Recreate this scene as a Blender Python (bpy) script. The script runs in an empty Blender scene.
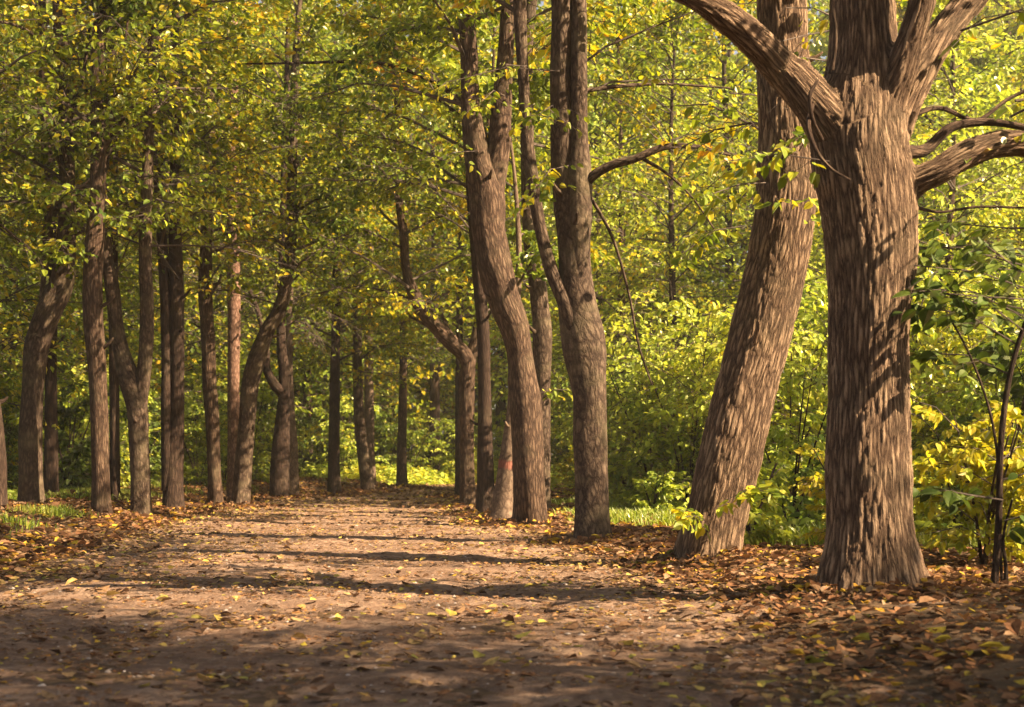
import bpy, math
import numpy as np
from mathutils import Vector

C = bpy.context.scene
COL = C.collection
rng = np.random.default_rng(11)

# ------------------------------------------------------------------ camera numbers
F = 1407.0          # focal length in pixels of a 1024 px wide frame
HY = 455.0          # horizon row
H = 0.95            # camera height (m)
SUN_AZ = math.radians(71)     # right of straight behind the camera
SUN_EL = math.radians(40)
HAZE = 0.0008
SUN = np.array([math.sin(SUN_AZ)*math.cos(SUN_EL), -math.cos(SUN_AZ)*math.cos(SUN_EL), math.sin(SUN_EL)])

def pix(px, py, d):
    return np.array([(px-512)*d/F, d, H+(HY-py)*d/F])

def sstep(a, b, x):
    t = np.clip((x-a)/(b-a), 0, 1)
    return t*t*(3-2*t)

# ------------------------------------------------------------------ value noise
_perm = np.random.default_rng(5).random((64, 64, 64)).astype(np.float32)
def vnoise(p):
    p = np.asarray(p, float); i = np.floor(p).astype(int); f = p-i; f = f*f*(3-2*f)
    r = 0
    for dx in (0, 1):
        for dy in (0, 1):
            for dz in (0, 1):
                w = (f[..., 0] if dx else 1-f[..., 0])*(f[..., 1] if dy else 1-f[..., 1])*(f[..., 2] if dz else 1-f[..., 2])
                r = r+w*_perm[(i[..., 0]+dx) % 64, (i[..., 1]+dy) % 64, (i[..., 2]+dz) % 64]
    return r*2-1
def noise2(x, y, s, o=0.0):
    x, y = np.broadcast_arrays(np.asarray(x, float), np.asarray(y, float))
    return vnoise(np.stack([x*s+o+7.3, y*s+o*1.7+3.1, np.full(x.shape, o)], -1))

# ------------------------------------------------------------------ ground
_ly = [-20, 5, 9.6, 13, 20, 29, 37, 42, 47, 53, 62]
_lx = [-3.6, -3.6, -3.7, -4.1, -4.7, -5.6, -4.7, -3.3, -0.6, 5, 15]
_ry = [-20, 5, 9.6, 13, 20, 29, 36, 40, 43, 47, 56]
_rx = [1.6, 1.35, 1.25, 0.75, -0.15, -1.15, -1.5, -1.2, 0.3, 5, 15]
def edges(y):
    return np.interp(y, _ly, _lx), np.interp(y, _ry, _rx)
def ground(x, y):
    x = np.asarray(x, float); y = np.asarray(y, float)
    l, r = edges(y)
    z = 0.24*sstep(0.0, 1.8, l-x)*sstep(48, 40, y)+0.10*sstep(0, 0.9, x-r)*sstep(46, 38, y)
    z = z+0.05*noise2(x, y, 0.35, 1.0)*sstep(0, 2, np.maximum(l-x, x-r))+0.018*noise2(x, y, 1.1, 2.0)+0.008*noise2(x, y, 3.7, 3.0)
    z = z+0.5*sstep(60, 130, y)
    return z
def base(px, py):
    """ground point seen at a pixel"""
    d = H*F/(py-HY)
    for _ in range(60):
        x = (px-512)*d/F
        dn = (H-float(ground(x, d)))*F/(py-HY)
        d = 0.6*d+0.4*dn
    return np.array([(px-512)*d/F, d, float(ground((px-512)*d/F, d))])

# ------------------------------------------------------------------ materials
def new_mat(name):
    m = bpy.data.materials.new(name); m.use_nodes = True
    nt = m.node_tree; nt.nodes.clear()
    return m, nt, nt.nodes.new('ShaderNodeOutputMaterial')
def ramp(nt, fac, stops, interp='LINEAR'):
    n = nt.nodes.new('ShaderNodeValToRGB'); n.color_ramp.interpolation = interp
    e = n.color_ramp.elements
    while len(e) < len(stops): e.new(0.5)
    for k, (p, c) in enumerate(stops):
        e[k].position = p; e[k].color = (*c, 1)
    if fac is not None: nt.links.new(fac, n.inputs[0])
    return n.outputs[0]
def math_n(nt, op, a, b=None, c=None):
    n = nt.nodes.new('ShaderNodeMath'); n.operation = op
    for k, v in enumerate((a, b, c)):
        if v is None: continue
        if isinstance(v, (int, float)): n.inputs[k].default_value = v
        else: nt.links.new(v, n.inputs[k])
    return n.outputs[0]
def noise_n(nt, vec, scale, detail=4, rough=0.55):
    n = nt.nodes.new('ShaderNodeTexNoise'); n.inputs['Scale'].default_value = scale
    n.inputs['Detail'].default_value = detail; n.inputs['Roughness'].default_value = rough
    if vec is not None: nt.links.new(vec, n.inputs['Vector'])
    return n
def mix_c(nt, fac, a, b, mode='MIX'):
    n = nt.nodes.new('ShaderNodeMix'); n.data_type = 'RGBA'; n.blend_type = mode
    for s, v in ((n.inputs[0], fac), (n.inputs[6], a), (n.inputs[7], b)):
        if isinstance(v, (int, float)): s.default_value = v
        elif isinstance(v, tuple): s.default_value = (*v, 1)
        else: nt.links.new(v, s)
    return n.outputs[2]

def leaf_mat(name, stops, trans=0.5, clump=0.45, spread=0.6, seed=0.0):
    m, nt, out = new_mat(name); L = nt.links
    geo = nt.nodes.new('ShaderNodeNewGeometry'); oi = nt.nodes.new('ShaderNodeObjectInfo')
    nz = noise_n(nt, geo.outputs['Position'], clump, 3)
    t = math_n(nt, 'MULTIPLY_ADD', geo.outputs['Random Per Island'], spread, -spread/2+0.5)
    n2 = math_n(nt, 'MULTIPLY_ADD', nz.outputs['Fac'], 1.5, -0.75)
    o2 = math_n(nt, 'MULTIPLY_ADD', oi.outputs['Random'], 0.22, -0.11)
    f = math_n(nt, 'ADD', math_n(nt, 'ADD', t, n2), o2)
    col = ramp(nt, f, stops)
    # each leaf its own value
    rv = math_n(nt, 'FRACT', math_n(nt, 'MULTIPLY', geo.outputs['Random Per Island'], 37.7))
    hs = nt.nodes.new('ShaderNodeHueSaturation'); L.new(col, hs.inputs['Color'])
    L.new(math_n(nt, 'MULTIPLY_ADD', rv, 0.6, 0.7), hs.inputs['Value'])
    col = hs.outputs[0]
    df = nt.nodes.new('ShaderNodeBsdfDiffuse'); L.new(col, df.inputs[0])
    tr = nt.nodes.new('ShaderNodeBsdfTranslucent')
    L.new(mix_c(nt, 1.0, col, (1.15, 1.1, 0.55), 'MULTIPLY'), tr.inputs[0])
    mx = nt.nodes.new('ShaderNodeMixShader'); mx.inputs[0].default_value = trans
    L.new(df.outputs[0], mx.inputs[1]); L.new(tr.outputs[0], mx.inputs[2])
    gl = nt.nodes.new('ShaderNodeBsdfGlossy'); gl.inputs['Roughness'].default_value = 0.5
    gl.inputs['Color'].default_value = (0.8, 0.8, 0.6, 1)
    fr = nt.nodes.new('ShaderNodeFresnel'); fr.inputs[0].default_value = 1.38
    mg = nt.nodes.new('ShaderNodeMixShader')
    L.new(math_n(nt, 'MULTIPLY', fr.outputs[0], 0.22), mg.inputs[0])
    L.new(mx.outputs[0], mg.inputs[1]); L.new(gl.outputs[0], mg.inputs[2])
    L.new(mg.outputs[0], out.inputs['Surface'])
    return m

def bark_mat(name, dark, mid, light, scale=20.0, zs=0.2, depth=0.012, method='BUMP', lichen=0.25, band=None):
    m, nt, out = new_mat(name); L = nt.links
    at = nt.nodes.new('ShaderNodeAttribute'); at.attribute_name = 'bark_co'
    mp = nt.nodes.new('ShaderNodeMapping'); mp.inputs['Scale'].default_value = (1, 1, zs)
    L.new(at.outputs['Vector'], mp.inputs['Vector'])
    nz = noise_n(nt, mp.outputs[0], scale*0.5, 5, 0.7)
    vm = nt.nodes.new('ShaderNodeVectorMath'); vm.operation = 'MULTIPLY_ADD'
    L.new(nz.outputs['Color'], vm.inputs[0]); vm.inputs[1].default_value = (1.9/scale, 1.9/scale, 1.6/scale); L.new(mp.outputs[0], vm.inputs[2])
    def furrows(sc, hi):
        vo = nt.nodes.new('ShaderNodeTexVoronoi'); vo.feature = 'DISTANCE_TO_EDGE'; vo.inputs['Scale'].default_value = sc
        L.new(vm.outputs[0], vo.inputs['Vector'])
        mr = nt.nodes.new('ShaderNodeMapRange'); mr.inputs['From Min'].default_value = 0.0; mr.inputs['From Max'].default_value = hi
        L.new(vo.outputs['Distance'], mr.inputs['Value']); return mr.outputs[0]
    f1 = furrows(scale, 0.34); f2 = furrows(scale*2.3, 0.4)
    fine = noise_n(nt, mp.outputs[0], scale*3.0, 6, 0.7)
    gritty = noise_n(nt, at.outputs['Vector'], scale*3.5, 5, 0.7)
    hgt = math_n(nt, 'MULTIPLY', f1, 0.40)
    hgt = math_n(nt, 'MULTIPLY_ADD', f2, 0.16, hgt)
    hgt = math_n(nt, 'MULTIPLY_ADD', fine.outputs['Fac'], 0.40, hgt)
    hgt = math_n(nt, 'MULTIPLY_ADD', gritty.outputs['Fac'], 0.16, hgt)
    col = ramp(nt, hgt, [(0.24, dark), (0.50, mid), (0.84, light)])
    big = noise_n(nt, at.outputs['Vector'], 2.6, 5, 0.65)
    lf = ramp(nt, big.outputs['Fac'], [(0.50, (0, 0, 0)), (0.72, (1, 1, 1))])
    lm = nt.nodes.new('ShaderNodeMath'); lm.operation = 'MULTIPLY'; L.new(lf, lm.inputs[0]); lm.inputs[1].default_value = lichen
    col = mix_c(nt, lm.outputs[0], col, (0.16, 0.135, 0.08))
    v2 = noise_n(nt, at.outputs['Vector'], 6.0, 3)
    col = mix_c(nt, 1.0, col, ramp(nt, v2.outputs['Fac'], [(0.25, (0.72, 0.70, 0.68)), (0.75, (1.15, 1.12, 1.1))]), 'MULTIPLY')
    if band:     # a painted band round the stem: centre height, half width, colour
        sx = nt.nodes.new('ShaderNodeSeparateXYZ'); L.new(at.outputs['Vector'], sx.inputs[0])
        dd = math_n(nt, 'ABSOLUTE', math_n(nt, 'SUBTRACT', sx.outputs[2], band[0]))
        bn = math_n(nt, 'LESS_THAN', math_n(nt, 'MULTIPLY_ADD', fine.outputs['Fac'], 0.16, dd), band[1]+0.08)
        col = mix_c(nt, math_n(nt, 'MULTIPLY', bn, 0.5), col, band[2])
    p = nt.nodes.new('ShaderNodeBsdfPrincipled'); p.inputs['Roughness'].default_value = 0.9
    p.inputs['Specular IOR Level'].default_value = 0.15
    L.new(col, p.inputs['Base Color'])
    if method == 'BOTH':
        dn = nt.nodes.new('ShaderNodeDisplacement'); dn.inputs['Midlevel'].default_value = 0.6; dn.inputs['Scale'].default_value = depth
        L.new(hgt, dn.inputs['Height']); L.new(dn.outputs[0], out.inputs['Displacement'])
        m.displacement_method = 'BOTH'
    else:
        b = nt.nodes.new('ShaderNodeBump'); b.inputs['Distance'].default_value = depth; b.inputs['Strength'].default_value = 1.0
        L.new(hgt, b.inputs['Height']); L.new(b.outputs[0], p.inputs['Normal'])
    L.new(p.outputs[0], out.inputs['Surface'])
    return m

BK = dict(dark=(0.020, 0.011, 0.007), mid=(0.125, 0.080, 0.051), light=(0.36, 0.255, 0.165))
M = {}
M['bark_old'] = bark_mat('furrowed_bark', scale=46, zs=0.085, depth=0.028, method='BOTH', lichen=0.30, **BK)
M['bark_lean'] = bark_mat('scaly_furrowed_bark', scale=38, zs=0.12, depth=0.028, method='BOTH', lichen=0.28, **BK)
M['bark'] = bark_mat('grey_brown_bark', (0.020, 0.012, 0.008), (0.068, 0.042, 0.028), (0.175, 0.118, 0.079), scale=42, zs=0.13, depth=0.018, lichen=0.35)
M['bark_dark'] = bark_mat('dark_bark', (0.016, 0.010, 0.007), (0.040, 0.025, 0.018), (0.085, 0.055, 0.039), scale=42, zs=0.13, depth=0.018, lichen=0.15)
M['bark_grey'] = bark_mat('grey_mossy_bark', (0.022, 0.014, 0.010), (0.068, 0.046, 0.032), (0.155, 0.114, 0.080), scale=30, zs=0.25, depth=0.014, lichen=0.6)
M['bark_red'] = bark_mat('reddish_flaking_bark', (0.06, 0.032, 0.022), (0.15, 0.084, 0.058), (0.27, 0.175, 0.128), scale=18, zs=0.4, depth=0.012, lichen=0.1)
M['bark_pale'] = bark_mat('pale_bark', (0.06, 0.038, 0.027), (0.14, 0.098, 0.068), (0.23, 0.17, 0.12), scale=30, zs=0.3, depth=0.008, lichen=0.3)
M['bark_marked'] = bark_mat('pale_bark_with_red_paint', (0.06, 0.038, 0.027), (0.14, 0.098, 0.068), (0.23, 0.17, 0.12), scale=30, zs=0.3, depth=0.008, lichen=0.3, band=(0.95, 0.055, (0.26, 0.06, 0.045)))
def twig_mat():
    m, nt, out = new_mat('twig_bark')
    p = nt.nodes.new('ShaderNodeBsdfPrincipled'); p.inputs['Roughness'].default_value = 0.85
    geo = nt.nodes.new('ShaderNodeNewGeometry')
    nz = noise_n(nt, geo.outputs['Position'], 9, 3)
    nt.links.new(ramp(nt, nz.outputs['Fac'], [(0.3, (0.035, 0.024, 0.018)), (0.7, (0.10, 0.07, 0.05))]), p.inputs['Base Color'])
    nt.links.new(p.outputs[0], out.inputs['Surface'])
    return m
M['twig'] = twig_mat()
G_DK, G_MD, G_YG, YEL, ORG = (0.058, 0.108, 0.020), (0.150, 0.220, 0.030), (0.31, 0.37, 0.040), (0.62, 0.47, 0.045), (0.60, 0.30, 0.035)
M['leaf_green'] = leaf_mat('green_yellowing_leaves', [(0.08, G_DK), (0.42, G_MD), (0.72, G_YG), (0.92, YEL), (1.0, YEL)])
M['leaf_mix'] = leaf_mat('yellow_green_leaves', [(0.02, G_DK), (0.28, G_MD), (0.58, G_YG), (0.83, YEL), (1.0, ORG)])
M['leaf_yellow'] = leaf_mat('yellow_autumn_leaves', [(0.0, G_MD), (0.30, (0.33, .37, .04)), (0.55, (.46, .43, .05)), (0.85, (.52, .42, .06)), (1.0, (0.55, .36, .05))])
M['leaf_deep'] = leaf_mat('deep_green_leaves', [(0.10, (0.04, 0.07, 0.018)), (0.5, (0.075, 0.125, 0.026)), (0.9, (0.14, 0.19, 0.035))], trans=0.42)
M['leaf_bright'] = leaf_mat('light_green_leaves', [(0.05, (0.13, 0.22, 0.045)), (0.4, (0.34, 0.44, 0.08)), (0.75, (0.56, 0.60, 0.11)), (1.0, (0.64, 0.54, 0.07))])
M['grass'] = leaf_mat('grass_blades', [(0.1, (0.10, 0.17, 0.022)), (0.5, (0.24, 0.33, 0.04)), (0.9, (0.42, 0.40, 0.10))], trans=0.4, clump=1.2)
def litter_mat(name, stops):
    m, nt, out = new_mat(name); L = nt.links
    geo = nt.nodes.new('ShaderNodeNewGeometry')
    col = ramp(nt, geo.outputs['Random Per Island'], stops)
    nz = noise_n(nt, geo.outputs['Position'], 45, 2)
    col = mix_c(nt, 1.0, col, ramp(nt, nz.outputs['Fac'], [(0.3, (0.65, 0.62, 0.6)), (0.7, (1.1, 1.1, 1.1))]), 'MULTIPLY')
    df = nt.nodes.new('ShaderNodeBsdfDiffuse'); L.new(col, df.inputs[0])
    tr = nt.nodes.new('ShaderNodeBsdfTranslucent'); L.new(col, tr.inputs[0])
    mx = nt.nodes.new('ShaderNodeMixShader'); mx.inputs[0].default_value = 0.22
    L.new(df.outputs[0], mx.inputs[1]); L.new(tr.outputs[0], mx.inputs[2])
    L.new(mx.outputs[0], out.inputs['Surface'])
    return m
M['litter'] = litter_mat('fallen_leaves', [
        (0.0, (0.085, 0.045, 0.026)), (0.22, (0.17, 0.085, 0.045)), (0.42, (0.26, 0.13, 0.065)), (0.60, (0.30, 0.18, 0.10)),
        (0.74, (0.30, 0.21, 0.13)), (0.83, (0.36, 0.17, 0.06)), (0.91, (0.52, 0.30, 0.05)), (0.97, (0.50, 0.38, 0.06)), (1.0, (0.16, 0.17, 0.04))])
M['litter_path'] = litter_mat('fresh_fallen_leaves', [(0.0, (0.07, 0.04, 0.026)), (0.3, (0.15, 0.085, 0.05)), (0.55, (0.28, 0.17, 0.09)), (0.7, (0.38, 0.25, 0.12)), (0.82, (0.46, 0.31, 0.11)), (0.92, (0.52, 0.41, 0.10)), (1.0, (0.32, 0.30, 0.08))])
def soil_mat(name, stops, bump, pebble):
    m, nt, out = new_mat(name); L = nt.links
    geo = nt.nodes.new('ShaderNodeNewGeometry'); P = geo.outputs['Position']
    a = noise_n(nt, P, 0.7, 5, 0.6); b = noise_n(nt, P, 14, 8, 0.72); c = noise_n(nt, P, 3.2, 4, 0.6)
    f = math_n(nt, 'MULTIPLY_ADD', b.outputs['Fac'], 0.55, math_n(nt, 'MULTIPLY_ADD', c.outputs['Fac'], 0.3, math_n(nt, 'MULTIPLY', a.outputs['Fac'], 0.25)))
    col = ramp(nt, f, stops)
    vo = nt.nodes.new('ShaderNodeTexVoronoi'); vo.inputs['Scale'].default_value = 42; L.new(P, vo.inputs['Vector'])
    pb = math_n(nt, 'LESS_THAN', vo.outputs['Distance'], 0.22)
    sel = math_n(nt, 'GREATER_THAN', nt.nodes.new('ShaderNodeSeparateColor').outputs[0], 0.5)
    sc = sel.node.inputs[0].links[0].from_node; L.new(vo.outputs['Color'], sc.inputs[0]); sel.node.inputs[1].default_value = pebble
    pk = math_n(nt, 'MULTIPLY', pb, sel)
    col = mix_c(nt, pk, col, ramp(nt, sc.outputs[1], [(0.0, (0.10, 0.07, 0.05)), (1.0, (0.34, 0.27, 0.21))]))
    p = nt.nodes.new('ShaderNodeBsdfPrincipled'); p.inputs['Roughness'].default_value = 0.95; p.inputs['Specular IOR Level'].default_value = 0.1
    L.new(col, p.inputs['Base Color'])
    h = math_n(nt, 'MULTIPLY_ADD', pk, 0.4, math_n(nt, 'MULTIPLY_ADD', b.outputs['Fac'], 0.8, c.outputs['Fac']))
    bm = nt.nodes.new('ShaderNodeBump'); bm.inputs['Distance'].default_value = bump; L.new(h, bm.inputs['Height']); L.new(bm.outputs[0], p.inputs['Normal'])
    L.new(p.outputs[0], out.inputs['Surface'])
    return m
M['path'] = soil_mat('trodden_earth', [(0.36, (0.095, 0.054, 0.036)), (0.54, (0.22, 0.138, 0.092)), (0.70, (0.43, 0.295, 0.20))], 0.09, 0.5)
def pebble_mat():
    m, nt, out = new_mat('pebble_stone'); geo = nt.nodes.new('ShaderNodeNewGeometry'); p = nt.nodes.new('ShaderNodeBsdfPrincipled'); p.inputs['Roughness'].default_value = .85
    nt.links.new(ramp(nt, geo.outputs['Random Per Island'], [(0, (.10, .07, .05)), (.5, (.22, .165, .125)), (1, (.36, .30, .25))]), p.inputs['Base Color']); nt.links.new(p.outputs[0], out.inputs['Surface']); return m
M['pebble'] = pebble_mat()
M['soil'] = soil_mat('forest_soil', [(0.35, (0.045, 0.03, 0.018)), (0.55, (0.11, 0.07, 0.04)), (0.75, (0.19, 0.12, 0.065))], 0.03, 0.9)

# ------------------------------------------------------------------ mesh helpers
class MB:
    """collects vertices and faces, builds ONE mesh object"""
    def __init__(s): s.v = []; s.n = 0; s.q = []; s.t = []; s.qm = []; s.tm = []; s.bc = []
    def add(s, v, quads=None, tris=None, mi=0, bc=None):
        v = np.asarray(v, np.float32)
        if quads is not None and len(quads): s.q.append(np.asarray(quads)+s.n); s.qm.append(np.full(len(quads), mi))
        if tris is not None and len(tris): s.t.append(np.asarray(tris)+s.n); s.tm.append(np.full(len(tris), mi))
        s.bc.append(np.asarray(bc, np.float32) if bc is not None else np.zeros_like(v))
        s.v.append(v); s.n += len(v)
    def mesh(s, name, mats, origin=(0, 0, 0), smooth=True, barkco=True):
        me = bpy.data.meshes.new(name)
        v = np.concatenate(s.v)-np.asarray(origin, np.float32)
        q = np.concatenate(s.q) if s.q else np.zeros((0, 4), int); t = np.concatenate(s.t) if s.t else np.zeros((0, 3), int)
        nq, ntr = len(q), len(t)
        me.vertices.add(len(v)); me.vertices.foreach_set('co', v.astype(np.float32).ravel())
        me.loops.add(nq*4+ntr*3); me.loops.foreach_set('vertex_index', np.concatenate([q.ravel(), t.ravel()]).astype(np.int32))
        me.polygons.add(nq+ntr)
        me.polygons.foreach_set('loop_start', np.concatenate([np.arange(nq)*4, nq*4+np.arange(ntr)*3]).astype(np.int32))
        mi = np.concatenate((s.qm if s.q else [])+(s.tm if s.t else [])).astype(np.int32)
        for m in mats: me.materials.append(m)
        me.polygons.foreach_set('material_index', mi)
        me.polygons.foreach_set('use_smooth', np.full(nq+ntr, smooth))
        if barkco:
            a = me.attributes.new('bark_co', 'FLOAT_VECTOR', 'POINT'); a.data.foreach_set('vector', np.concatenate(s.bc).ravel())
        me.update(calc_edges=True); me.validate()
        return me

def link(name, me, parent=None, loc=(0, 0, 0)):
    o = bpy.data.objects.new(name, me); COL.objects.link(o); o.location = loc
    if parent is not None: o.parent = parent
    return o
LABELS = []
def thing(name, label, cat, loc, group=None):
    o = bpy.data.objects.new(name, None); COL.objects.link(o); o.location = loc; o.empty_display_size = 0.3
    o['label'] = label; o['category'] = cat
    if group: o['group'] = group
    return o

def spline(P, R, step):
    P = np.asarray(P, float); R = np.asarray(R, float)
    seg = np.linalg.norm(np.diff(P, axis=0), axis=1)
    s = np.concatenate([[0], np.cumsum(seg)])
    n = max(3, int(s[-1]/step)+1)
    S = np.linspace(0, s[-1], n)
    # cubic hermite through the points, finite-difference tangents
    m = np.gradient(np.column_stack([P, R]), s, axis=0) if len(P) > 2 else np.repeat(((np.column_stack([P, R])[-1]-np.column_stack([P, R])[0])/s[-1])[None], 2, 0)
    A = np.column_stack([P, R]); k = np.clip(np.searchsorted(s, S, 'right')-1, 0, len(s)-2)
    h = (s[k+1]-s[k])[:, None]; t = ((S-s[k])[:, None])/h
    B = (2*t**3-3*t**2+1)*A[k]+(t**3-2*t**2+t)*h*m[k]+(-2*t**3+3*t**2)*A[k+1]+(t**3-t**2)*h*m[k+1]
    return B[:, :3], np.maximum(B[:, 3], 0.002), S

def tube(mb, P, R, nu=10, step=0.15, flare=0.0, lump=0.0, mi=0, seed=0.0, cap=True):
    c, r, S = spline(P, R, step)
    n = len(c)
    T = np.gradient(c, axis=0); T /= np.linalg.norm(T, axis=1)[:, None]
    ref = np.array([0, 1.0, 0]) if abs(T[0][1]) < 0.9 else np.array([0, 0, 1.0])
    U = np.empty_like(c); u = ref
    for i in range(n):
        u = u-T[i]*np.dot(u, T[i]); u = u/np.linalg.norm(u); U[i] = u
    V = np.cross(T, U)
    a = np.linspace(0, 2*np.pi, nu, endpoint=False)
    ca, sa = np.cos(a), np.sin(a)
    Rm = np.repeat(r[:, None], nu, 1)
    R0 = float(np.mean(r))
    if flare:
        hh = S[:, None]
        Rm = Rm*(1+flare*np.exp(-hh/0.16)*(1+0.55*np.cos(5*a+seed)+0.3*np.cos(3*a+2*seed))+0.08*np.exp(-hh/0.7)*np.cos(4*a+seed*3))
    if lump:
        q = np.stack([np.repeat((ca*1.1)[None], n, 0)+seed, np.repeat((sa*1.1)[None], n, 0), np.repeat((S*1.6)[:, None], nu, 1)+seed], -1)
        Rm = Rm*(1+lump*vnoise(q)+0.4*lump*vnoise(q*2.7+9))
    v = c[:, None]+Rm[..., None]*(ca[None, :, None]*U[:, None]+sa[None, :, None]*V[:, None])
    bc = np.stack([np.repeat((R0*ca)[None], n, 0)+seed*0, np.repeat((R0*sa)[None], n, 0)+seed*1.3, np.repeat(S[:, None], nu, 1)], -1)
    i = np.arange(n-1)[:, None]*nu; j = np.arange(nu)[None]; j2 = (j+1) % nu
    q = np.stack([i+j, i+j2, i+nu+j2, i+nu+j], -1).reshape(-1, 4)
    tr = None
    vv = v.reshape(-1, 3); bb = bc.reshape(-1, 3)
    if cap:
        vv = np.concatenate([vv, c[-1:]+T[-1:]*r[-1]*0.5]); bb = np.concatenate([bb, bb[-1:]])
        b0 = (n-1)*nu
        tr = np.stack([b0+np.arange(nu), b0+(np.arange(nu)+1) % nu, np.full(nu, n*nu)], -1)
    mb.add(vv, q, tr, mi, bb)
    return c, r, S

def frames(axis, normal):
    a = axis/np.linalg.norm(axis, axis=1)[:, None]
    n = normal-a*np.sum(a*normal, axis=1)[:, None]; n /= (np.linalg.norm(n, axis=1)[:, None]+1e-9)
    return a, np.cross(a, n), n
LEAF6 = np.array([[0, 0, 0], [0.30, 0.22, 0.07], [0.27, 0.62, 0.05], [0, 1, -0.10], [-0.27, 0.62, 0.05], [-0.30, 0.22, 0.07]])
LEAF4 = np.array([[0, 0, 0], [0.33, 0.42, 0.07], [0, 1, -0.06], [-0.33, 0.42, 0.07]])
LEAF12 = np.array([[0, 0, 0], [0.20, 0.06, 0.03], [0.34, 0.26, 0.07], [0.35, 0.46, 0.07], [0.25, 0.70, 0.03], [0.10, 0.88, -0.03], [0, 1.05, -0.12],
                   [-0.10, 0.88, -0.03], [-0.25, 0.70, 0.03], [-0.35, 0.46, 0.07], [-0.34, 0.26, 0.07], [-0.20, 0.06, 0.03], [0, .28, 0], [0, .48, -.01], [0, .70, -.04], [0, .88, -.08]])
def add_broad(mb, pos, axis, normal, size, mi=0):
    a, b, n = frames(axis, normal); L = LEAF12; N = len(pos)
    v = pos[:, None]+size[:, None, None]*(L[None, :, 0, None]*b[:, None]+L[None, :, 1, None]*a[:, None]+L[None, :, 2, None]*n[:, None])
    o = np.arange(N)[:, None]*16
    q = np.concatenate([o+np.array([f]) for f in ([1, 2, 12, 0], [2, 3, 13, 12], [3, 4, 14, 13], [4, 5, 15, 14], [0, 12, 10, 11], [12, 13, 9, 10], [13, 14, 8, 9], [14, 15, 7, 8])])
    t = np.concatenate([o+np.array([f]) for f in ([5, 6, 15], [15, 6, 7])])
    mb.add(v.reshape(-1, 3), q, t, mi)
def add_leaves(mb, pos, axis, normal, size, mi=0, simple=False, width=1.0, curl=None):
    N = len(pos)
    if N == 0: return
    a, b, n = frames(axis, normal)
    L = (LEAF4 if simple else LEAF6).copy(); L[:, 0] *= width
    k = len(L)
    Lz = np.repeat(L[None, :, 2], N, 0)
    if curl is not None: Lz = Lz+curl[:, None]*(np.abs(L[None, :, 0])*1.6+(L[None, :, 1]-0.5)**2)
    v = pos[:, None]+size[:, None, None]*(L[None, :, 0, None]*b[:, None]+L[None, :, 1, None]*a[:, None]+Lz[..., None]*n[:, None])
    o = np.arange(N)[:, None]*k
    if simple:
        tr = np.concatenate([o+np.array([[0, 1, 2]]), o+np.array([[0, 2, 3]])])
        mb.add(v.reshape(-1, 3), None, tr, mi)
    else:
        q = np.concatenate([o+np.array([[0, 1, 2, 3]]), o+np.array([[0, 3, 4, 5]])])
        mb.add(v.reshape(-1, 3), q, None, mi)

# ------------------------------------------------------------------ sprays: a side limb with its twigs and leaves, lying along +X
def thin_tubes(P0, P1, P2, r0, r2):
    """many three-point, three-sided twigs at once -> verts, quads"""
    N = len(P0); a = np.array([0, 2.094, 4.189])
    D = P2-P0; D /= np.linalg.norm(D, axis=1)[:, None]+1e-9
    ref = np.where(np.abs(D[:, 2:3]) > 0.9, np.array([[1.0, 0, 0]]), np.array([[0, 0, 1.0]]))
    U = np.cross(D, ref); U /= np.linalg.norm(U, axis=1)[:, None]; V = np.cross(D, U)
    rings = []
    for P, r in ((P0, r0), (P1, (r0+r2)/2), (P2, r2)):
        rings.append(P[:, None]+r[:, None, None]*(np.cos(a)[None, :, None]*U[:, None]+np.sin(a)[None, :, None]*V[:, None]))
    v = np.concatenate(rings, 1).reshape(-1, 3)
    o = np.arange(N)[:, None]*9
    q = []
    for k in (0, 3):
        for j in range(3): q.append(o+np.array([[k+j, k+(j+1) % 3, k+3+(j+1) % 3, k+3+j]]))
    return v, np.concatenate(q)

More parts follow.
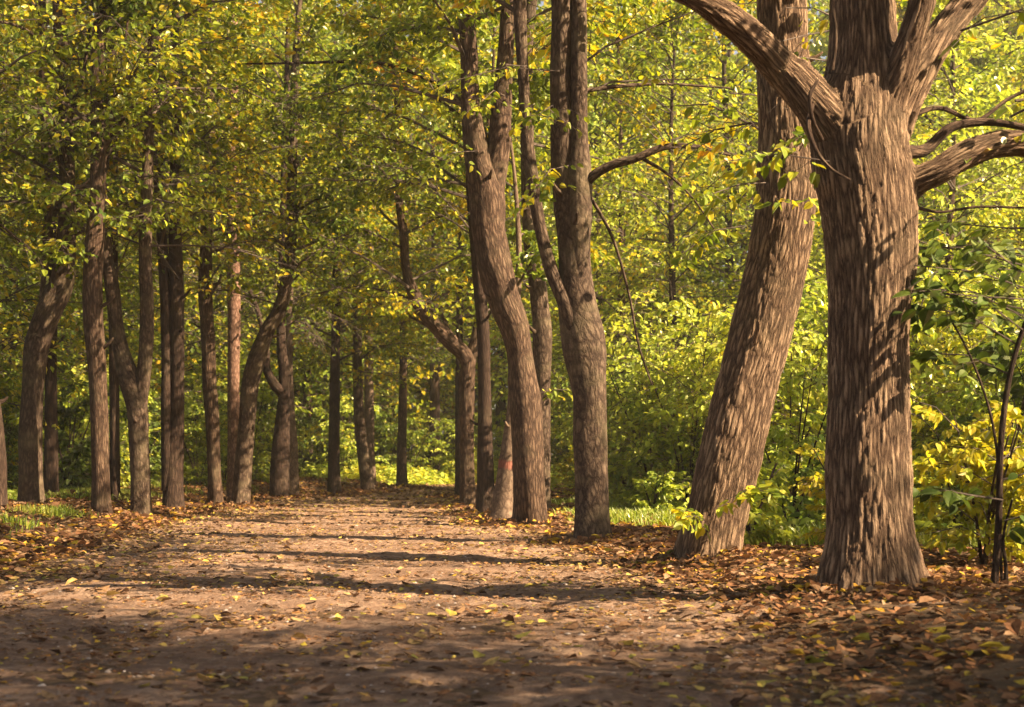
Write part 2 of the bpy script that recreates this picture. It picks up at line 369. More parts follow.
def make_spray(seed, length=3.0, leaf=0.10, dens=1.0, droop=0.12):
    g = np.random.default_rng(seed)
    # main axis
    n = 9; t = np.linspace(0, 1, n)
    wob = np.cumsum(g.normal(0, 0.05, (n, 2)), 0)*length*0.35
    ax = np.column_stack([t*length, wob[:, 0], wob[:, 1]+0.18*length*np.sin(t*2.2)*0.6-droop*length*t**2])
    def at(tt):
        i = np.clip(tt*(n-1), 0, n-1.001); k = i.astype(int); f = (i-k)[:, None]
        return ax[k]*(1-f)+ax[k+1]*f, ax[k+1]-ax[k]
    mbt = [ax]
    m = int(length*5.5*dens**0.5)
    tb = np.sort(np.clip(np.linspace(0.14, 0.99, m)+g.normal(0, 0.02, m), 0.1, 1))
    P, D = at(tb); D /= np.linalg.norm(D, axis=1)[:, None]
    side = np.where(np.arange(m) % 2, 1, -1)*1.0
    ang = np.radians(g.normal(52, 12, m))*side
    up = g.normal(-0.05, 0.22, m)
    bd = np.column_stack([D[:, 0]*np.cos(ang)-D[:, 1]*np.sin(ang), D[:, 0]*np.sin(ang)+D[:, 1]*np.cos(ang), D[:, 2]*0.5+up])
    bd /= np.linalg.norm(bd, axis=1)[:, None]
    bl = length*0.40*(1-0.62*tb)*g.uniform(0.6, 1.15, m)
    B0 = P; B2 = P+bd*bl[:, None]+np.array([0, 0, -0.10])*bl[:, None]*g.uniform(0.2, 1.6, m)[:, None]; B1 = P+bd*bl[:, None]*0.5+g.normal(0, 0.03, (m, 3))
    # twigs off the branches
    T0, Td, Tl = [], [], []
    for i in range(m):
        k = max(2, int(bl[i]/0.17))
        s = np.linspace(0.15, 1.0, k)
        p = np.where(s[:, None] < 0.5, B0[i]+(B1[i]-B0[i])*2*s[:, None], B1[i]+(B2[i]-B1[i])*(2*s[:, None]-1))
        sd = np.where(np.arange(k) % 2, 1, -1)
        an = np.radians(g.normal(48, 15, k))*sd
        d = bd[i]
        dd = np.column_stack([d[0]*np.cos(an)-d[1]*np.sin(an), d[0]*np.sin(an)+d[1]*np.cos(an), d[2]+g.normal(-0.12, 0.25, k)])
        dd /= np.linalg.norm(dd, axis=1)[:, None]
        T0.append(p); Td.append(dd); Tl.append(np.clip(0.42*(1.1-0.5*s)*g.uniform(0.6, 1.2, k), 0.12, 0.6))
    T0 = np.concatenate(T0); Td = np.concatenate(Td); Tl = np.concatenate(Tl)
    T2 = T0+Td*Tl[:, None]; T2[:, 2] -= 0.12*Tl; T1 = (T0+T2)/2+g.normal(0, 0.012, T0.shape)
    # leaves along the twigs
    per = np.maximum(3, (Tl/0.062*dens).astype(int)); idx = np.repeat(np.arange(len(T0)), per)
    f = np.concatenate([np.linspace(0.12, 1.0, k) for k in per])
    N = len(idx); sd = np.where(g.random(N) < 0.5, 1.0, -1.0)
    lp = T0[idx]+(T2[idx]-T0[idx])*f[:, None]+g.normal(0, 0.015, (N, 3))
    d = Td[idx]; an = np.radians(g.normal(50, 25, N))*sd
    la = np.column_stack([d[:, 0]*np.cos(an)-d[:, 1]*np.sin(an), d[:, 0]*np.sin(an)+d[:, 1]*np.cos(an), d[:, 2]*0.4+g.normal(-0.55, 0.38, N)])
    ln = np.column_stack([g.normal(0, 0.55, N), g.normal(0, 0.55, N), np.full(N, 0.8)])
    ls = leaf*np.clip(g.normal(1, 0.22, N), 0.45, 1.5)
    tw = [thin_tubes(B0, B1, B2, np.full(m, 0.0085)*np.sqrt(length/3), np.full(m, 0.0035)), thin_tubes(T0, T1, T2, np.full(len(T0), 0.0036), np.full(len(T0), 0.0018))]
    return dict(ax=ax, tw=tw, lp=lp, la=la, ln=ln, ls=ls, length=length)

SPRAYS = [make_spray(100+i, 3.0, 0.094, 1.0) for i in range(6)]
SPR_BIG = [make_spray(200+i, 3.0, 0.125, 0.5) for i in range(5)]       # larger, fewer leaves: far crowns and tree tops
SPR_SMALL = [make_spray(300+i, 1.3, 0.088, 0.95) for i in range(4)]
SPR_BUSH = [make_spray(400+i, 1.6, 0.095, 0.8, 0.25) for i in range(5)]

def place_spray(mb, sp, pos, az, pitch, scale, roll=0.0, rbase=0.022, simple=False, leafscale=1.0, keep=1.0, g=rng, wood=True, broad=False):
    ca, sa = math.cos(az), math.sin(az); cp, s_p = math.cos(pitch), math.sin(pitch); cr, sr = math.cos(roll), math.sin(roll)
    Rz = np.array([[ca, -sa, 0], [sa, ca, 0], [0, 0, 1]]); Ry = np.array([[cp, 0, -s_p], [0, 1, 0], [s_p, 0, cp]]); Rx = np.array([[1, 0, 0], [0, cr, -sr], [0, sr, cr]])
    R = Rz@Ry@Rx
    lp = sp['lp']; la = sp['la']; ln = sp['ln']; ls = sp['ls']
    if keep < 1:
        k = g.random(len(lp)) < keep; lp, la, ln, ls = lp[k], la[k], ln[k], ls[k]
    la2 = la@R.T; la2[:, 2] = np.where(la2[:, 2] > 0.3, 0.3-la2[:, 2]*0.3, la2[:, 2])
    ln2 = ln@R.T; ln2[:, 2] = np.abs(ln2[:, 2])
    if broad: add_broad(mb, pos+(lp@R.T)*scale, la2, ln2, ls*leafscale)
    else: add_leaves(mb, pos+(lp@R.T)*scale, la2, ln2, ls*leafscale, 0, simple)
    if wood:
        c = pos+(sp['ax']@R.T)*scale
        tube(mb, c, np.linspace(rbase, 0.004, len(c)), 5, 0.5, mi=1, cap=False)
        for (v, q) in sp['tw']:
            mb.add(pos+(v@R.T)*scale, q, None, 1)

def stem_sampler(stems):
    """stems: list of (centres, radii). returns function z-range -> random (pos, radius, stem tangent)"""
    P = np.concatenate([s[0] for s in stems]); Rr = np.concatenate([s[1] for s in stems])
    def pick(z0, z1, g):
        k = np.where((P[:, 2] >= z0) & (P[:, 2] <= z1))[0]
        if len(k) == 0: k = np.array([np.argmin(np.abs(P[:, 2]-(z0+z1)/2))])
        i = g.choice(k); return P[i], Rr[i]
    return pick

def build_crown(mb, stems, z0, z1, n, seed, lo=(1.6, 2.8), near=True, keep=1.0, bias=None, top=1.0, azs=None, leafscale=1.0, seen=99.0, avoid=None):
    """n sprays between heights z0..z1 (relative to the ground) on the stems"""
    g = np.random.default_rng(seed); pick = stem_sampler(stems)
    for i in range(n):
        f = (i+g.random())/n
        z = z0+(z1-z0)*f
        p, r = pick(z-0.25, z+0.25, g)
        az = g.uniform(0, 2*np.pi)
        if azs is not None: az = azs[0]+g.normal(0, azs[1])
        if avoid is not None and math.cos(az-avoid[0]) > math.cos(avoid[1]): az += math.pi
        pitch = math.radians(g.uniform(-8, 22)+38*f)
        Ls = g.uniform(*lo)*(1-0.45*f**2)*top
        big = (not near) or z > seen
        sp = SPR_BIG[g.integers(len(SPR_BIG))] if big else SPRAYS[g.integers(len(SPRAYS))]
        place_spray(mb, sp, p, az, pitch, Ls/3.0, g.normal(0, 0.25), min(0.03, r*0.55), simple=big, keep=keep, g=g, leafscale=leafscale)

# ------------------------------------------------------------------ world, sun, camera
w = bpy.data.worlds.new('World'); C.world = w; w.use_nodes = True
nt = w.node_tree
sky = nt.nodes.new('ShaderNodeTexSky'); sky.sky_type = 'NISHITA'; sky.sun_disc = False
sky.sun_elevation = SUN_EL; sky.sun_rotation = math.pi-SUN_AZ; sky.dust_density = 2.0; sky.air_density = 1.0
bg = nt.nodes['Background']; bg.inputs['Strength'].default_value = 0.05
nt.links.new(sky.outputs[0], bg.inputs['Color'])
sl = bpy.data.lights.new('sun', 'SUN'); sl.energy = 5.0; sl.angle = math.radians(0.53); sl.color = (1.0, 0.87, 0.68)
so = bpy.data.objects.new('sun', sl); COL.objects.link(so); so.location = (20, -15, 30)
so.rotation_euler = Vector(SUN).to_track_quat('Z', 'Y').to_euler()
cd = bpy.data.cameras.new('camera'); co = bpy.data.objects.new('camera', cd); COL.objects.link(co)
co.location = (0, 0, H); co.rotation_euler = (math.radians(90), 0, 0)
cd.sensor_width = 36; cd.lens = F/1024*36; cd.shift_y = (HY-353.5)/1024; cd.clip_end = 2000; cd.clip_start = 0.1
cd.dof.use_dof = True; cd.dof.focus_distance = 13.0; cd.dof.aperture_fstop = 3.2
C.camera = co
vs = C.view_settings; vs.view_transform = 'Standard'; vs.look = 'None'; vs.gamma = 1.0; vs.exposure = 2.1
vs.use_white_balance = True; vs.white_balance_temperature = 8000; vs.white_balance_tint = 17
C.cycles.max_bounces = 7; C.cycles.diffuse_bounces = 4; C.cycles.glossy_bounces = 2; C.cycles.transmission_bounces = 4; C.cycles.transparent_max_bounces = 4
C.cycles.use_fast_gi = False; C.cycles.caustics_reflective = False; C.cycles.caustics_refractive = False
C.cycles.sample_clamp_indirect = 4.0

# ------------------------------------------------------------------ ground and path sheets
def axis_pts(lo, hi, fine_lo, fine_hi, fine, grow=1.18):
    a = list(np.arange(fine_lo, fine_hi+1e-6, fine))
    s = fine; x = a[-1]
    while x < hi: s *= grow; x += s; a.append(min(x, hi))
    s = fine; x = a[0]; b = []
    while x > lo: s *= grow; x -= s; b.append(max(x, lo))
    return np.array(b[::-1]+a)
def sheet(name, xs, ys, zfun, mat, mask=None):
    X, Y = np.meshgrid(xs, ys); v = np.stack([X, Y, zfun(X, Y)], -1).reshape(-1, 3)
    nx, ny = len(xs), len(ys)
    i = np.arange(ny-1)[:, None]*nx; j = np.arange(nx-1)[None]
    q = np.stack([i+j, i+j+1, i+nx+j+1, i+nx+j], -1).reshape(-1, 4)
    mb = MB(); mb.add(v, q)
    o = link(name, mb.mesh(name, [mat], barkco=False)); o['kind'] = 'structure'
    return o
xs = axis_pts(-600, 600, -9, 6, 0.11); ys = axis_pts(-60, 900, 2, 42, 0.14)
sheet('ground', xs, ys, lambda x, y: ground(x, y), M['soil'])
# path: a ribbon that follows its edges
yy = np.concatenate([np.arange(-12, 3, 0.4), np.arange(3, 26, 0.045), np.arange(26, 56, 0.25)])
uu = np.linspace(0, 1, 150)
le, re = edges(yy)
le = le+0.22*noise2(0*yy, yy, 0.9, 11)+0.10*noise2(0*yy, yy, 3.1, 12)-0.15; re = re+0.22*noise2(0*yy, yy, 0.9, 13)+0.10*noise2(0*yy, yy, 3.1, 14)+0.15
X = le[:, None]+(re-le)[:, None]*uu[None]; Y = np.repeat(yy[:, None], len(uu), 1)
Z = ground(X, Y)+0.012*np.sin(np.pi*uu)[None]**0.3+0.014*noise2(X, Y, 2.2, 21)+0.009*noise2(X, Y, 7, 22)+0.008*noise2(X, Y, 17, 23)
mb = MB(); nx = len(uu); i = np.arange(len(yy)-1)[:, None]*nx; j = np.arange(nx-1)[None]
mb.add(np.stack([X, Y, Z], -1).reshape(-1, 3), np.stack([i+j, i+j+1, i+nx+j+1, i+nx+j], -1).reshape(-1, 4))
o = link('path', mb.mesh('path', [M['path']], barkco=False)); o['kind'] = 'structure'

# ------------------------------------------------------------------ trees beside the path
def to_world(spec, d, dd=0.0):
    P = [pix((l+r)/2, y, d) for l, r, y in spec]; R = [(r-l)/2*d/F for l, r, y in spec]
    return np.array(P), np.array(R)
def extend(P, R, top, g, lean=0.35):
    """carry a stem on above the frame to a height"""
    P, R = list(P), list(R)
    dv = P[-1]-P[-2]; dv = dv/np.linalg.norm(dv)
    z = P[-1][2]; step = 1.1
    r0 = R[-1]; n = max(1, int((top-z)/step))
    for k in range(n):
        dv = dv*0.85+np.array([g.normal(0, 0.07), g.normal(0, 0.07), 0.22]); dv /= np.linalg.norm(dv)
        P.append(P[-1]+dv*step); R.append(max(0.012, r0*(1-(k+1)/(n+0.6))**0.8))
    return np.array(P), np.array(R)

def roadside(name, label, stems, d=None, mat='bark', leafmat='leaf_mix', tops=(11,), nu=28, step=0.07, crown=None, limbs=(), seed=1, flare=0.35, lump=0.07, group='trees lining the path', cat='tree', bdepth=None, smallsprays=(), lmat=None, bare=5, barez=(3.2, 6.5)):
    """stems: list of outlines [(left px, right px, row), ...]; the first one starts at the ground"""
    g = np.random.default_rng(seed)
    l, r, y = stems[0][0]
    if d is None: b = base((l+r)/2, y)
    else:
        x = ((l+r)/2-512)*d/F; b = np.array([x, d, float(ground(x, d))])
    d = b[1]
    root = thing(name, label, cat, b, group)
    mbt = MB(); cs = []
    for k, s in enumerate(stems):
        P, R = to_world(s, d)
        if k == 0:
            P[0] = b-np.array([0, 0, 0.12])
        # a little depth of its own
        P[:, 1] += np.cumsum(g.normal(0, 0.03, len(P)))*(np.arange(len(P)) > 0)*(1 if k == 0 else 1)+(0.0 if k == 0 else g.uniform(-0.05, 0.05))
        tp = tops[min(k, len(tops)-1)]
        if P[-1][2] < tp: P, R = extend(P, R, tp, g)
        c, rr, S = tube(mbt, P, R, nu, step, flare if k == 0 else 0.0, lump, seed=seed*1.37+k)
        cs.append((c-b, rr))
    link('trunk', mbt.mesh('trunk', [M[mat]], b), root)
    for li in limbs:
        P = np.array([pix(px, py, d+do) for px, py, wd, do in li]); R = np.array([wd/2*(d+do)/F for px, py, wd, do in li])
        ml = MB(); c, rr, S = tube(ml, P, R, max(8, nu//2), step, 0, lump*0.7, seed=seed+5.5)
        link('limb', ml.mesh('limb', [M[lmat or mat]], b), root)
        cs.append((c-b, rr*0.8))
    for q in range(2 if b[1] < 27 else 0):      # broken off dead stubs
        c0, r0 = cs[0]; j = int(np.argmin(np.abs(c0[:, 2]-g.uniform(1.2, 4.5)))); an = g.uniform(-2.9, -.2) if q else g.uniform(0, 6.28)
        u = np.array([math.cos(an), math.sin(an), g.uniform(.1, .7)]); L0 = r0[j]+g.uniform(.05, .22)
        ms = MB(); tube(ms, np.array([c0[j]+u*r0[j]*.6, c0[j]+u*(r0[j]*.6+L0)*.6, c0[j]+u*L0+[0, 0, .03]]), [r0[j]*.26, .022, .012], 9, .03, 0, .15, seed=seed+q)
        link('stub', ms.mesh('stub', [M[mat]]), root)
    mbc = MB()
    if crown:
        for cr in (crown if isinstance(crown, list) else [crown]):
            build_crown(mbc, cs, **dict(dict(seed=seed*7+len(mbc.v)), **cr))
    for (px, py, do, az, pitch, sc, kind) in smallsprays:
        lib = {'s': SPR_SMALL, 'm': SPRAYS, 'b': SPR_BUSH}[kind]
        sp = lib[g.integers(len(lib))]
        place_spray(mbc, sp, pix(px, py, d+do)-b, math.radians(az), math.radians(pitch), sc/sp['length'], g.normal(0, 0.3), 0.008*sc, g=g)
    pick = stem_sampler(cs)
    for i in range(bare):
        p, r = pick(*barez, g)
        place_spray(mbc, SPRAYS[g.integers(6)], p, g.uniform(0, 6.28), math.radians(g.uniform(-15, 30)), g.uniform(.45, 1.0), g.normal(0, .4), .016, keep=.14, g=g)
    if mbc.n:
        link('crown', mbc.mesh('crown', [M[leafmat], M['twig']], smooth=False, barkco=False), root)
    return root, b, cs

# ---- right row, from far to near
roadside('linden_tree', 'dark slim tree at the far right bend, directly behind the stem with the curved limb', [[(455, 464, 486), (455, 463, 400), (456, 463, 330), (458, 464, 240)]], d=31, mat='bark_dark', tops=(10,), nu=16, step=0.2, seed=21, crown=dict(z0=3.6, z1=9.5, n=24))
roadside('linden_tree', 'tree whose long crooked limb bows out left over the path', [
    [(460, 476, 509), (460, 474, 440), (459, 475, 385), (459, 474, 358), (444, 460, 343), (424, 439, 322), (408, 422, 296), (402, 411, 270), (400, 409, 238), (396, 404, 205), (395, 402, 123), (393, 399, 45)],
    [(461, 473, 372), (466, 478, 352), (473, 482, 325), (478, 486, 280), (482, 488, 200)]],
    tops=(9.5, 9), nu=20, step=0.12, seed=22, leafmat='leaf_mix', crown=[dict(z0=3.2, z1=8.8, n=30), dict(z0=3.0, z1=6, n=8, azs=(math.pi, .7))],
    limbs=([(458, 346, 7, 0), (448, 330, 5, 0.1), (440, 312, 3, 0.3), (420, 300, 2, .4)],))
roadside('linden_tree', 'dark straight trunk pressed against the left edge of the forked tree', [
    [(476, 495, 515), (477, 493, 450), (478, 491, 393), (476, 489, 320), (472, 485, 270), (467, 477, 205), (464, 474, 120), (462, 471, 40)]],
    mat='bark_dark', tops=(10,), nu=22, step=0.1, seed=23, leafmat='leaf_mix',
    limbs=([(463, 105, 7, 0), (445, 88, 6, -.1), (420, 75, 5, -.2), (390, 65, 4, -.3), (350, 62, 3.5, -.5), (300, 63, 2.6, -.7), (238, 64, 1.6, -.9)],
           [(463, 118, 4, 0), (430, 98, 3.4, .2), (408, 100, 2.6, .3), (385, 118, 2, .5)]),
    crown=[dict(z0=5.2, z1=9.8, n=14), dict(z0=4.4, z1=7.6, n=10, azs=(math.pi, .5))])
roadside('linden_tree', 'pale thin leaning trunk with a red paint mark near its foot', [
    [(488, 515, 526), (494, 514, 490), (500, 515, 455), (505, 516, 425), (509, 518, 380), (513, 520, 320), (516, 522, 260)]],
    d=19.4, mat='bark_marked', tops=(6,), bare=0, nu=20, step=0.08, seed=24, flare=0.2, leafmat='leaf_green', crown=dict(z0=3.4, z1=7, n=12, lo=(.8, 1.6)))
roadside('linden_tree', 'dark background trunk rising between the forked tree and the straight one', [
    [(533, 551, 516), (534, 551, 430), (533, 551, 380), (532, 552, 330), (528, 546, 285), (523, 540, 240), (521, 536, 190), (520, 534, 120), (522, 534, 30)]],
    d=20.5, mat='bark_grey', tops=(16,), bare=0, nu=20, step=0.1, seed=25, crown=[dict(z0=5.5, z1=9.8, n=14), dict(z0=9, z1=15.8, n=16, near=False)])
roadside('linden_tree', 'stout curved trunk forking into two stems high above the path', [
    [(515, 547, 525), (514, 545, 490), (511, 543, 440), (509, 540, 393), (507, 532, 352), (499, 528, 325), (488, 520, 300), (479, 513, 270), (472, 506, 235), (469, 503, 195), (465, 492, 160), (461, 483, 120), (460, 478, 61), (457, 473, 0)],
    [(474, 503, 205), (480, 507, 172), (488, 511, 135), (493, 512, 95), (497, 513, 61), (502, 515, 0)]],
    tops=(16, 15), bare=0, nu=40, step=0.045, seed=26, lump=0.1, leafmat='leaf_mix', flare=.2, crown=[dict(z0=5.8, z1=10.5, n=22), dict(z0=9.5, z1=15.8, n=16, near=False)],
    smallsprays=[(478, 150, -.2, 230, -15, .9, 's'), (505, 95, -.3, 250, -20, .9, 's'), (525, 395, .2, 10, 10, .8, 's')])
roadside('linden_tree', 'tall straight grey trunk with one long limb arching right', [
    [(575, 611, 542), (575, 610, 520), (574, 608, 434), (573, 606, 393), (563, 605, 344), (559, 596, 300), (557, 591, 246), (554, 592, 205), (551, 582, 172), (550, 575, 120), (550, 573, 60), (551, 572, 0)],
    [(572, 586, 275), (567, 590, 232), (568, 592, 185), (570, 588, 140), (571, 587, 80), (571, 586, 0)],
    [(570, 586, 345), (558, 573, 305), (545, 559, 272), (533, 546, 225), (526, 539, 180), (521, 533, 135), (518, 529, 82), (513, 526, 0)]],
    mat='bark_grey', tops=(16, 16, 10), bare=2, nu=44, step=0.04, seed=27, lump=0.07, leafmat='leaf_mix', flare=.38,
    limbs=([(578, 194, 10, .0), (594, 175, 9.5, -.1), (612, 165, 9, -.15), (634, 159, 8, -.2), (660, 148, 7, -.2), (690, 146, 5, -.1), (730, 155, 3, .1)],
           [(575, 92, 5, 0), (620, 86, 4, .3), (660, 84, 3, .6), (730, 88, 2, 1.0)],
           [(640, 157, 4, -.2), (665, 172, 3, 0), (690, 195, 2, .2), (715, 230, 1.6, .3)],
           [(590, 196, 4, .1), (610, 232, 3.2, .3), (628, 290, 2.6, .4), (640, 350, 2.2, .5), (652, 385, 1.6, .6)]),
    crown=[dict(z0=5.4, z1=10.5, n=22), dict(z0=9.5, z1=15.8, n=16, near=False)],
    smallsprays=[(560, 70, -.3, 200, -10, 1.1, 's'), (556, 120, -.3, 260, -10, 1.0, 's'), (735, 157, .1, 0, -12, 1.2, 's'), (690, 148, -.1, 290, -10, 1.0, 's'), (730, 90, 1, 20, 0, 1.3, 's'), (568, 165, -.3, 240, -30, .8, 's')])
r7, b7, cs7 = roadside('linden_tree', 'leaning trunk with scaly furrowed bark, beside the biggest trunk', [
    [(674, 738, 559), (679, 740, 540), (687, 746, 510), (695, 756, 470), (712, 772, 400), (728, 788, 340), (742, 803, 280), (752, 812, 225), (757, 818, 170), (757, 814, 110), (756, 808, 60), (756, 806, 0)]],
    mat='bark_lean', tops=(15,), nu=150, step=0.014, seed=28, lump=0.06, leafmat='leaf_mix', flare=.26, crown=[dict(z0=4.8, z1=10, n=26, avoid=(-.3, .9)), dict(z0=9, z1=14.8, n=12, near=False)],
    smallsprays=[(765, 180, -.35, 230, -10, .75, 's'), (790, 200, -.4, 300, -20, .8, 's'), (745, 225, -.3, 200, -25, .6, 's'), (800, 150, -.35, 280, 0, .7, 's'),
                 (725, 500, -.4, 320, 15, .4, 's'), (705, 520, -.4, 240, 10, .35, 's')])

# ---- the biggest tree: stems joined into one skin
def skinned_trunk(name, label, parts, limbs, mat, seed, voxel, crown, small, leafmat, group='trees lining the path'):
    l, r, y = parts[0][0][:3]
    b = base((l+r)/2, y); d = b[1]; g = np.random.default_rng(seed)
    root = thing(name, label, 'tree', b, group)
    mb = MB(); cs = []
    for k, (s, dep, tp) in enumerate(zip(parts, *[[p for p in limbs[0]], [p for p in limbs[1]]])):
        P = np.array([pix((a+c)/2, yy, d+q) for (a, c, yy), q in zip(s, dep)]); R = np.array([(c-a)/2*(d+q)/F for (a, c, yy), q in zip(s, dep)])
        if k == 0: P[0] = b-np.array([0, 0, 0.12])
        if tp: P, R = extend(P, R, tp, g)
        c, rr, S = tube(mb, P, R, 72, 0.03, 0.34 if k == 0 else 0, 0.07, seed=seed+k*2.1)
        cs.append((c-b, rr, S))
    me = mb.mesh('trunk', [M[mat]], b)
    o = link('trunk', me, root)
    # close the bottom so that the voxels find an inside
    import bmesh
    bm = bmesh.new(); bm.from_mesh(me); bmesh.ops.holes_fill(bm, edges=[e for e in bm.edges if e.is_boundary], sides=0); bm.to_mesh(me); bm.free()
    rm = o.modifiers.new('join', 'REMESH'); rm.mode = 'VOXEL'; rm.voxel_size = voxel; rm.use_smooth_shade = True
    sm = o.modifiers.new('soften', 'SMOOTH'); sm.factor = 0.5; sm.iterations = 28
    dg = bpy.context.evaluated_depsgraph_get(); nm = bpy.data.meshes.new_from_object(o.evaluated_get(dg)); o.modifiers.clear(); o.data = nm; nm.name = 'trunk'
    n = len(nm.vertices); v = np.empty(n*3, np.float32); nm.vertices.foreach_get('co', v); v = v.reshape(-1, 3)
    best = np.full(n, 1e9); bc = np.zeros((n, 3), np.float32)
    for k, (c, rr, S) in enumerate(cs):
        T = np.gradient(c, axis=0); T /= np.linalg.norm(T, axis=1)[:, None]
        U = np.empty_like(c); u = np.array([0, 1.0, 0])
        for q in range(len(c)):
            u = u-T[q]*np.dot(u, T[q]); u /= np.linalg.norm(u); U[q] = u
        V = np.cross(T, U); r0 = rr.mean()
        for a in range(0, n, 20000):
            w_ = v[a:a+20000]
            dist = ((w_[:, None]-c[None])**2).sum(-1)/(rr[None]**2)
            i = dist.argmin(1); dm = np.sqrt(dist[np.arange(len(i)), i])
            e = w_-c[i]; x = (e*U[i]).sum(1); yv = (e*V[i]).sum(1); h = np.hypot(x, yv)+1e-9
            s_ = S[i]+(e*T[i]).sum(1)
            cand = np.column_stack([r0*x/h+k*3.3, r0*yv/h, s_])
            m_ = dm < best[a:a+20000]
            best[a:a+20000][m_] = dm[m_]; bc[a:a+20000][m_] = cand[m_]
    at_ = nm.attributes.new('bark_co', 'FLOAT_VECTOR', 'POINT'); at_.data.foreach_set('vector', bc.ravel())
    nm.materials.clear(); nm.materials.append(M[mat])
    mbc = MB(); cc = [(c, rr) for c, rr, S in cs]
    for cr in crown: build_crown(mbc, cc, **dict(dict(seed=seed*7+len(mbc.v)), **cr))
    for (px, py, do, az, pitch, sc, kind) in small:
        lib = {'s': SPR_SMALL, 'm': SPRAYS, 'b': SPR_BUSH}[kind]; sp = lib[g.integers(len(lib))]
        place_spray(mbc, sp, pix(px, py, d+do)-b, math.radians(az), math.radians(pitch), sc/sp['length'], g.normal(0, .3), 0.008*sc, g=g)
    link('crown', mbc.mesh('crown', [M[leafmat], M['twig']], smooth=False, barkco=False), root)
    return root, b, cc
B8 = [
    [(818, 924, 589), (821, 920, 570), (824, 914, 530), (823, 911, 458), (827, 909, 400), (828, 908, 356), (828, 912, 300), (825, 916, 255), (817, 914, 190), (810, 908, 145), (820, 905, 100), (826, 900, 60), (829, 895, 0)],
    [(815, 865, 150), (795, 838, 108), (762, 798, 68), (740, 772, 42), (714, 744, 19), (688, 714, 0), (660, 684, -14)],
    [(855, 905, 150), (868, 906, 105), (885, 918, 70), (898, 927, 35), (908, 936, 0), (915, 940, -40)],
    [(862, 908, 140), (885, 925, 95), (905, 940, 66), (926, 958, 35), (950, 980, 6), (985, 1010, -30)],
    [(880, 918, 192), (896, 926, 184), (922, 950, 172), (944, 972, 159), (972, 1000, 147), (1003, 1031, 143), (1040, 1064, 150), (1085, 1103, 140)],
    [(828, 900, 205), (816, 905, 165), (810, 905, 132), (817, 900, 100), (830, 892, 66), (844, 880, 30)],
    [(838, 880, 170), (812, 862, 128), (790, 832, 96), (772, 806, 70)]]
B8d = [[0]*13, [0, -.05, -.15, -.25, -.35, -.45, -.5], [-.05, -.12, -.2, -.25, -.3, -.3], [.1, .15, .2, .3, .4, .5], [0, -.05, -.1, -.1, -.05, 0, .1, .2], [.02, 0, 0, .0, .05, .12], [-.05, -.1, -.13, -.16]]
r8, b8, cs8 = skinned_trunk('linden_tree', 'massive tree with a swollen fork and thick spreading limbs, thickest trunk of all', B8, (B8d, [9.5, 6.5, 9, 8.5, None, None, None]), 'bark_old', 31, 0.011,
    [dict(z0=4.6, z1=9.5, n=26, avoid=(-.3, 1.0))], [(830, 160, -.35, 190, 0, .6, 's'), (1030, 143, .1, -70, 0, 1.2, 's'), (1010, 115, .3, -30, 10, 1.2, 's'), (945, 34, .3, -20, 0, 1.2, 's'), (1015, 95, .5, 10, 10, 1.3, 's')], 'leaf_mix')
# thinner limbs of the biggest tree, as parts
for pts in ([(905, 152, 15, .1), (925, 150, 12, .2), (950, 128, 10, .25), (985, 122, 8, .3), (1030, 128, 7, .3)],
            [(905, 118, 6, .15), (940, 108, 5, .3), (975, 120, 4.5, .4), (1010, 98, 4, .5), (1050, 80, 3, .5)],
            [(822, 140, 4.5, -.3), (812, 118, 4.5, -.42), (810, 95, 4, -.45), (818, 80, 3, -.42)],
            [(812, 105, 5, -.3), (809, 130, 4.5, -.45), (816, 150, 4, -.45), (830, 168, 3.2, -.45), (850, 180, 2.2, -.45)],
            [(832, 70, 4, -.4), (836, 40, 3.4, -.42), (833, 0, 2.8, -.4), (836, -40, 2, -.4)],
            [(908, 205, 4, .1), (940, 212, 3, .3), (975, 207, 3, .4), (1030, 208, 2, .5)]):
    ml = MB(); d8 = b8[1]
    tube(ml, np.array([pix(x, y, d8+q) for x, y, w_, q in pts]), np.array([w_/2*d8/F for x, y, w_, q in pts]), 12, 0.04, 0, 0.08, seed=pts[0][0])
    link('limb', ml.mesh('limb', [M['bark']], b8), r8)

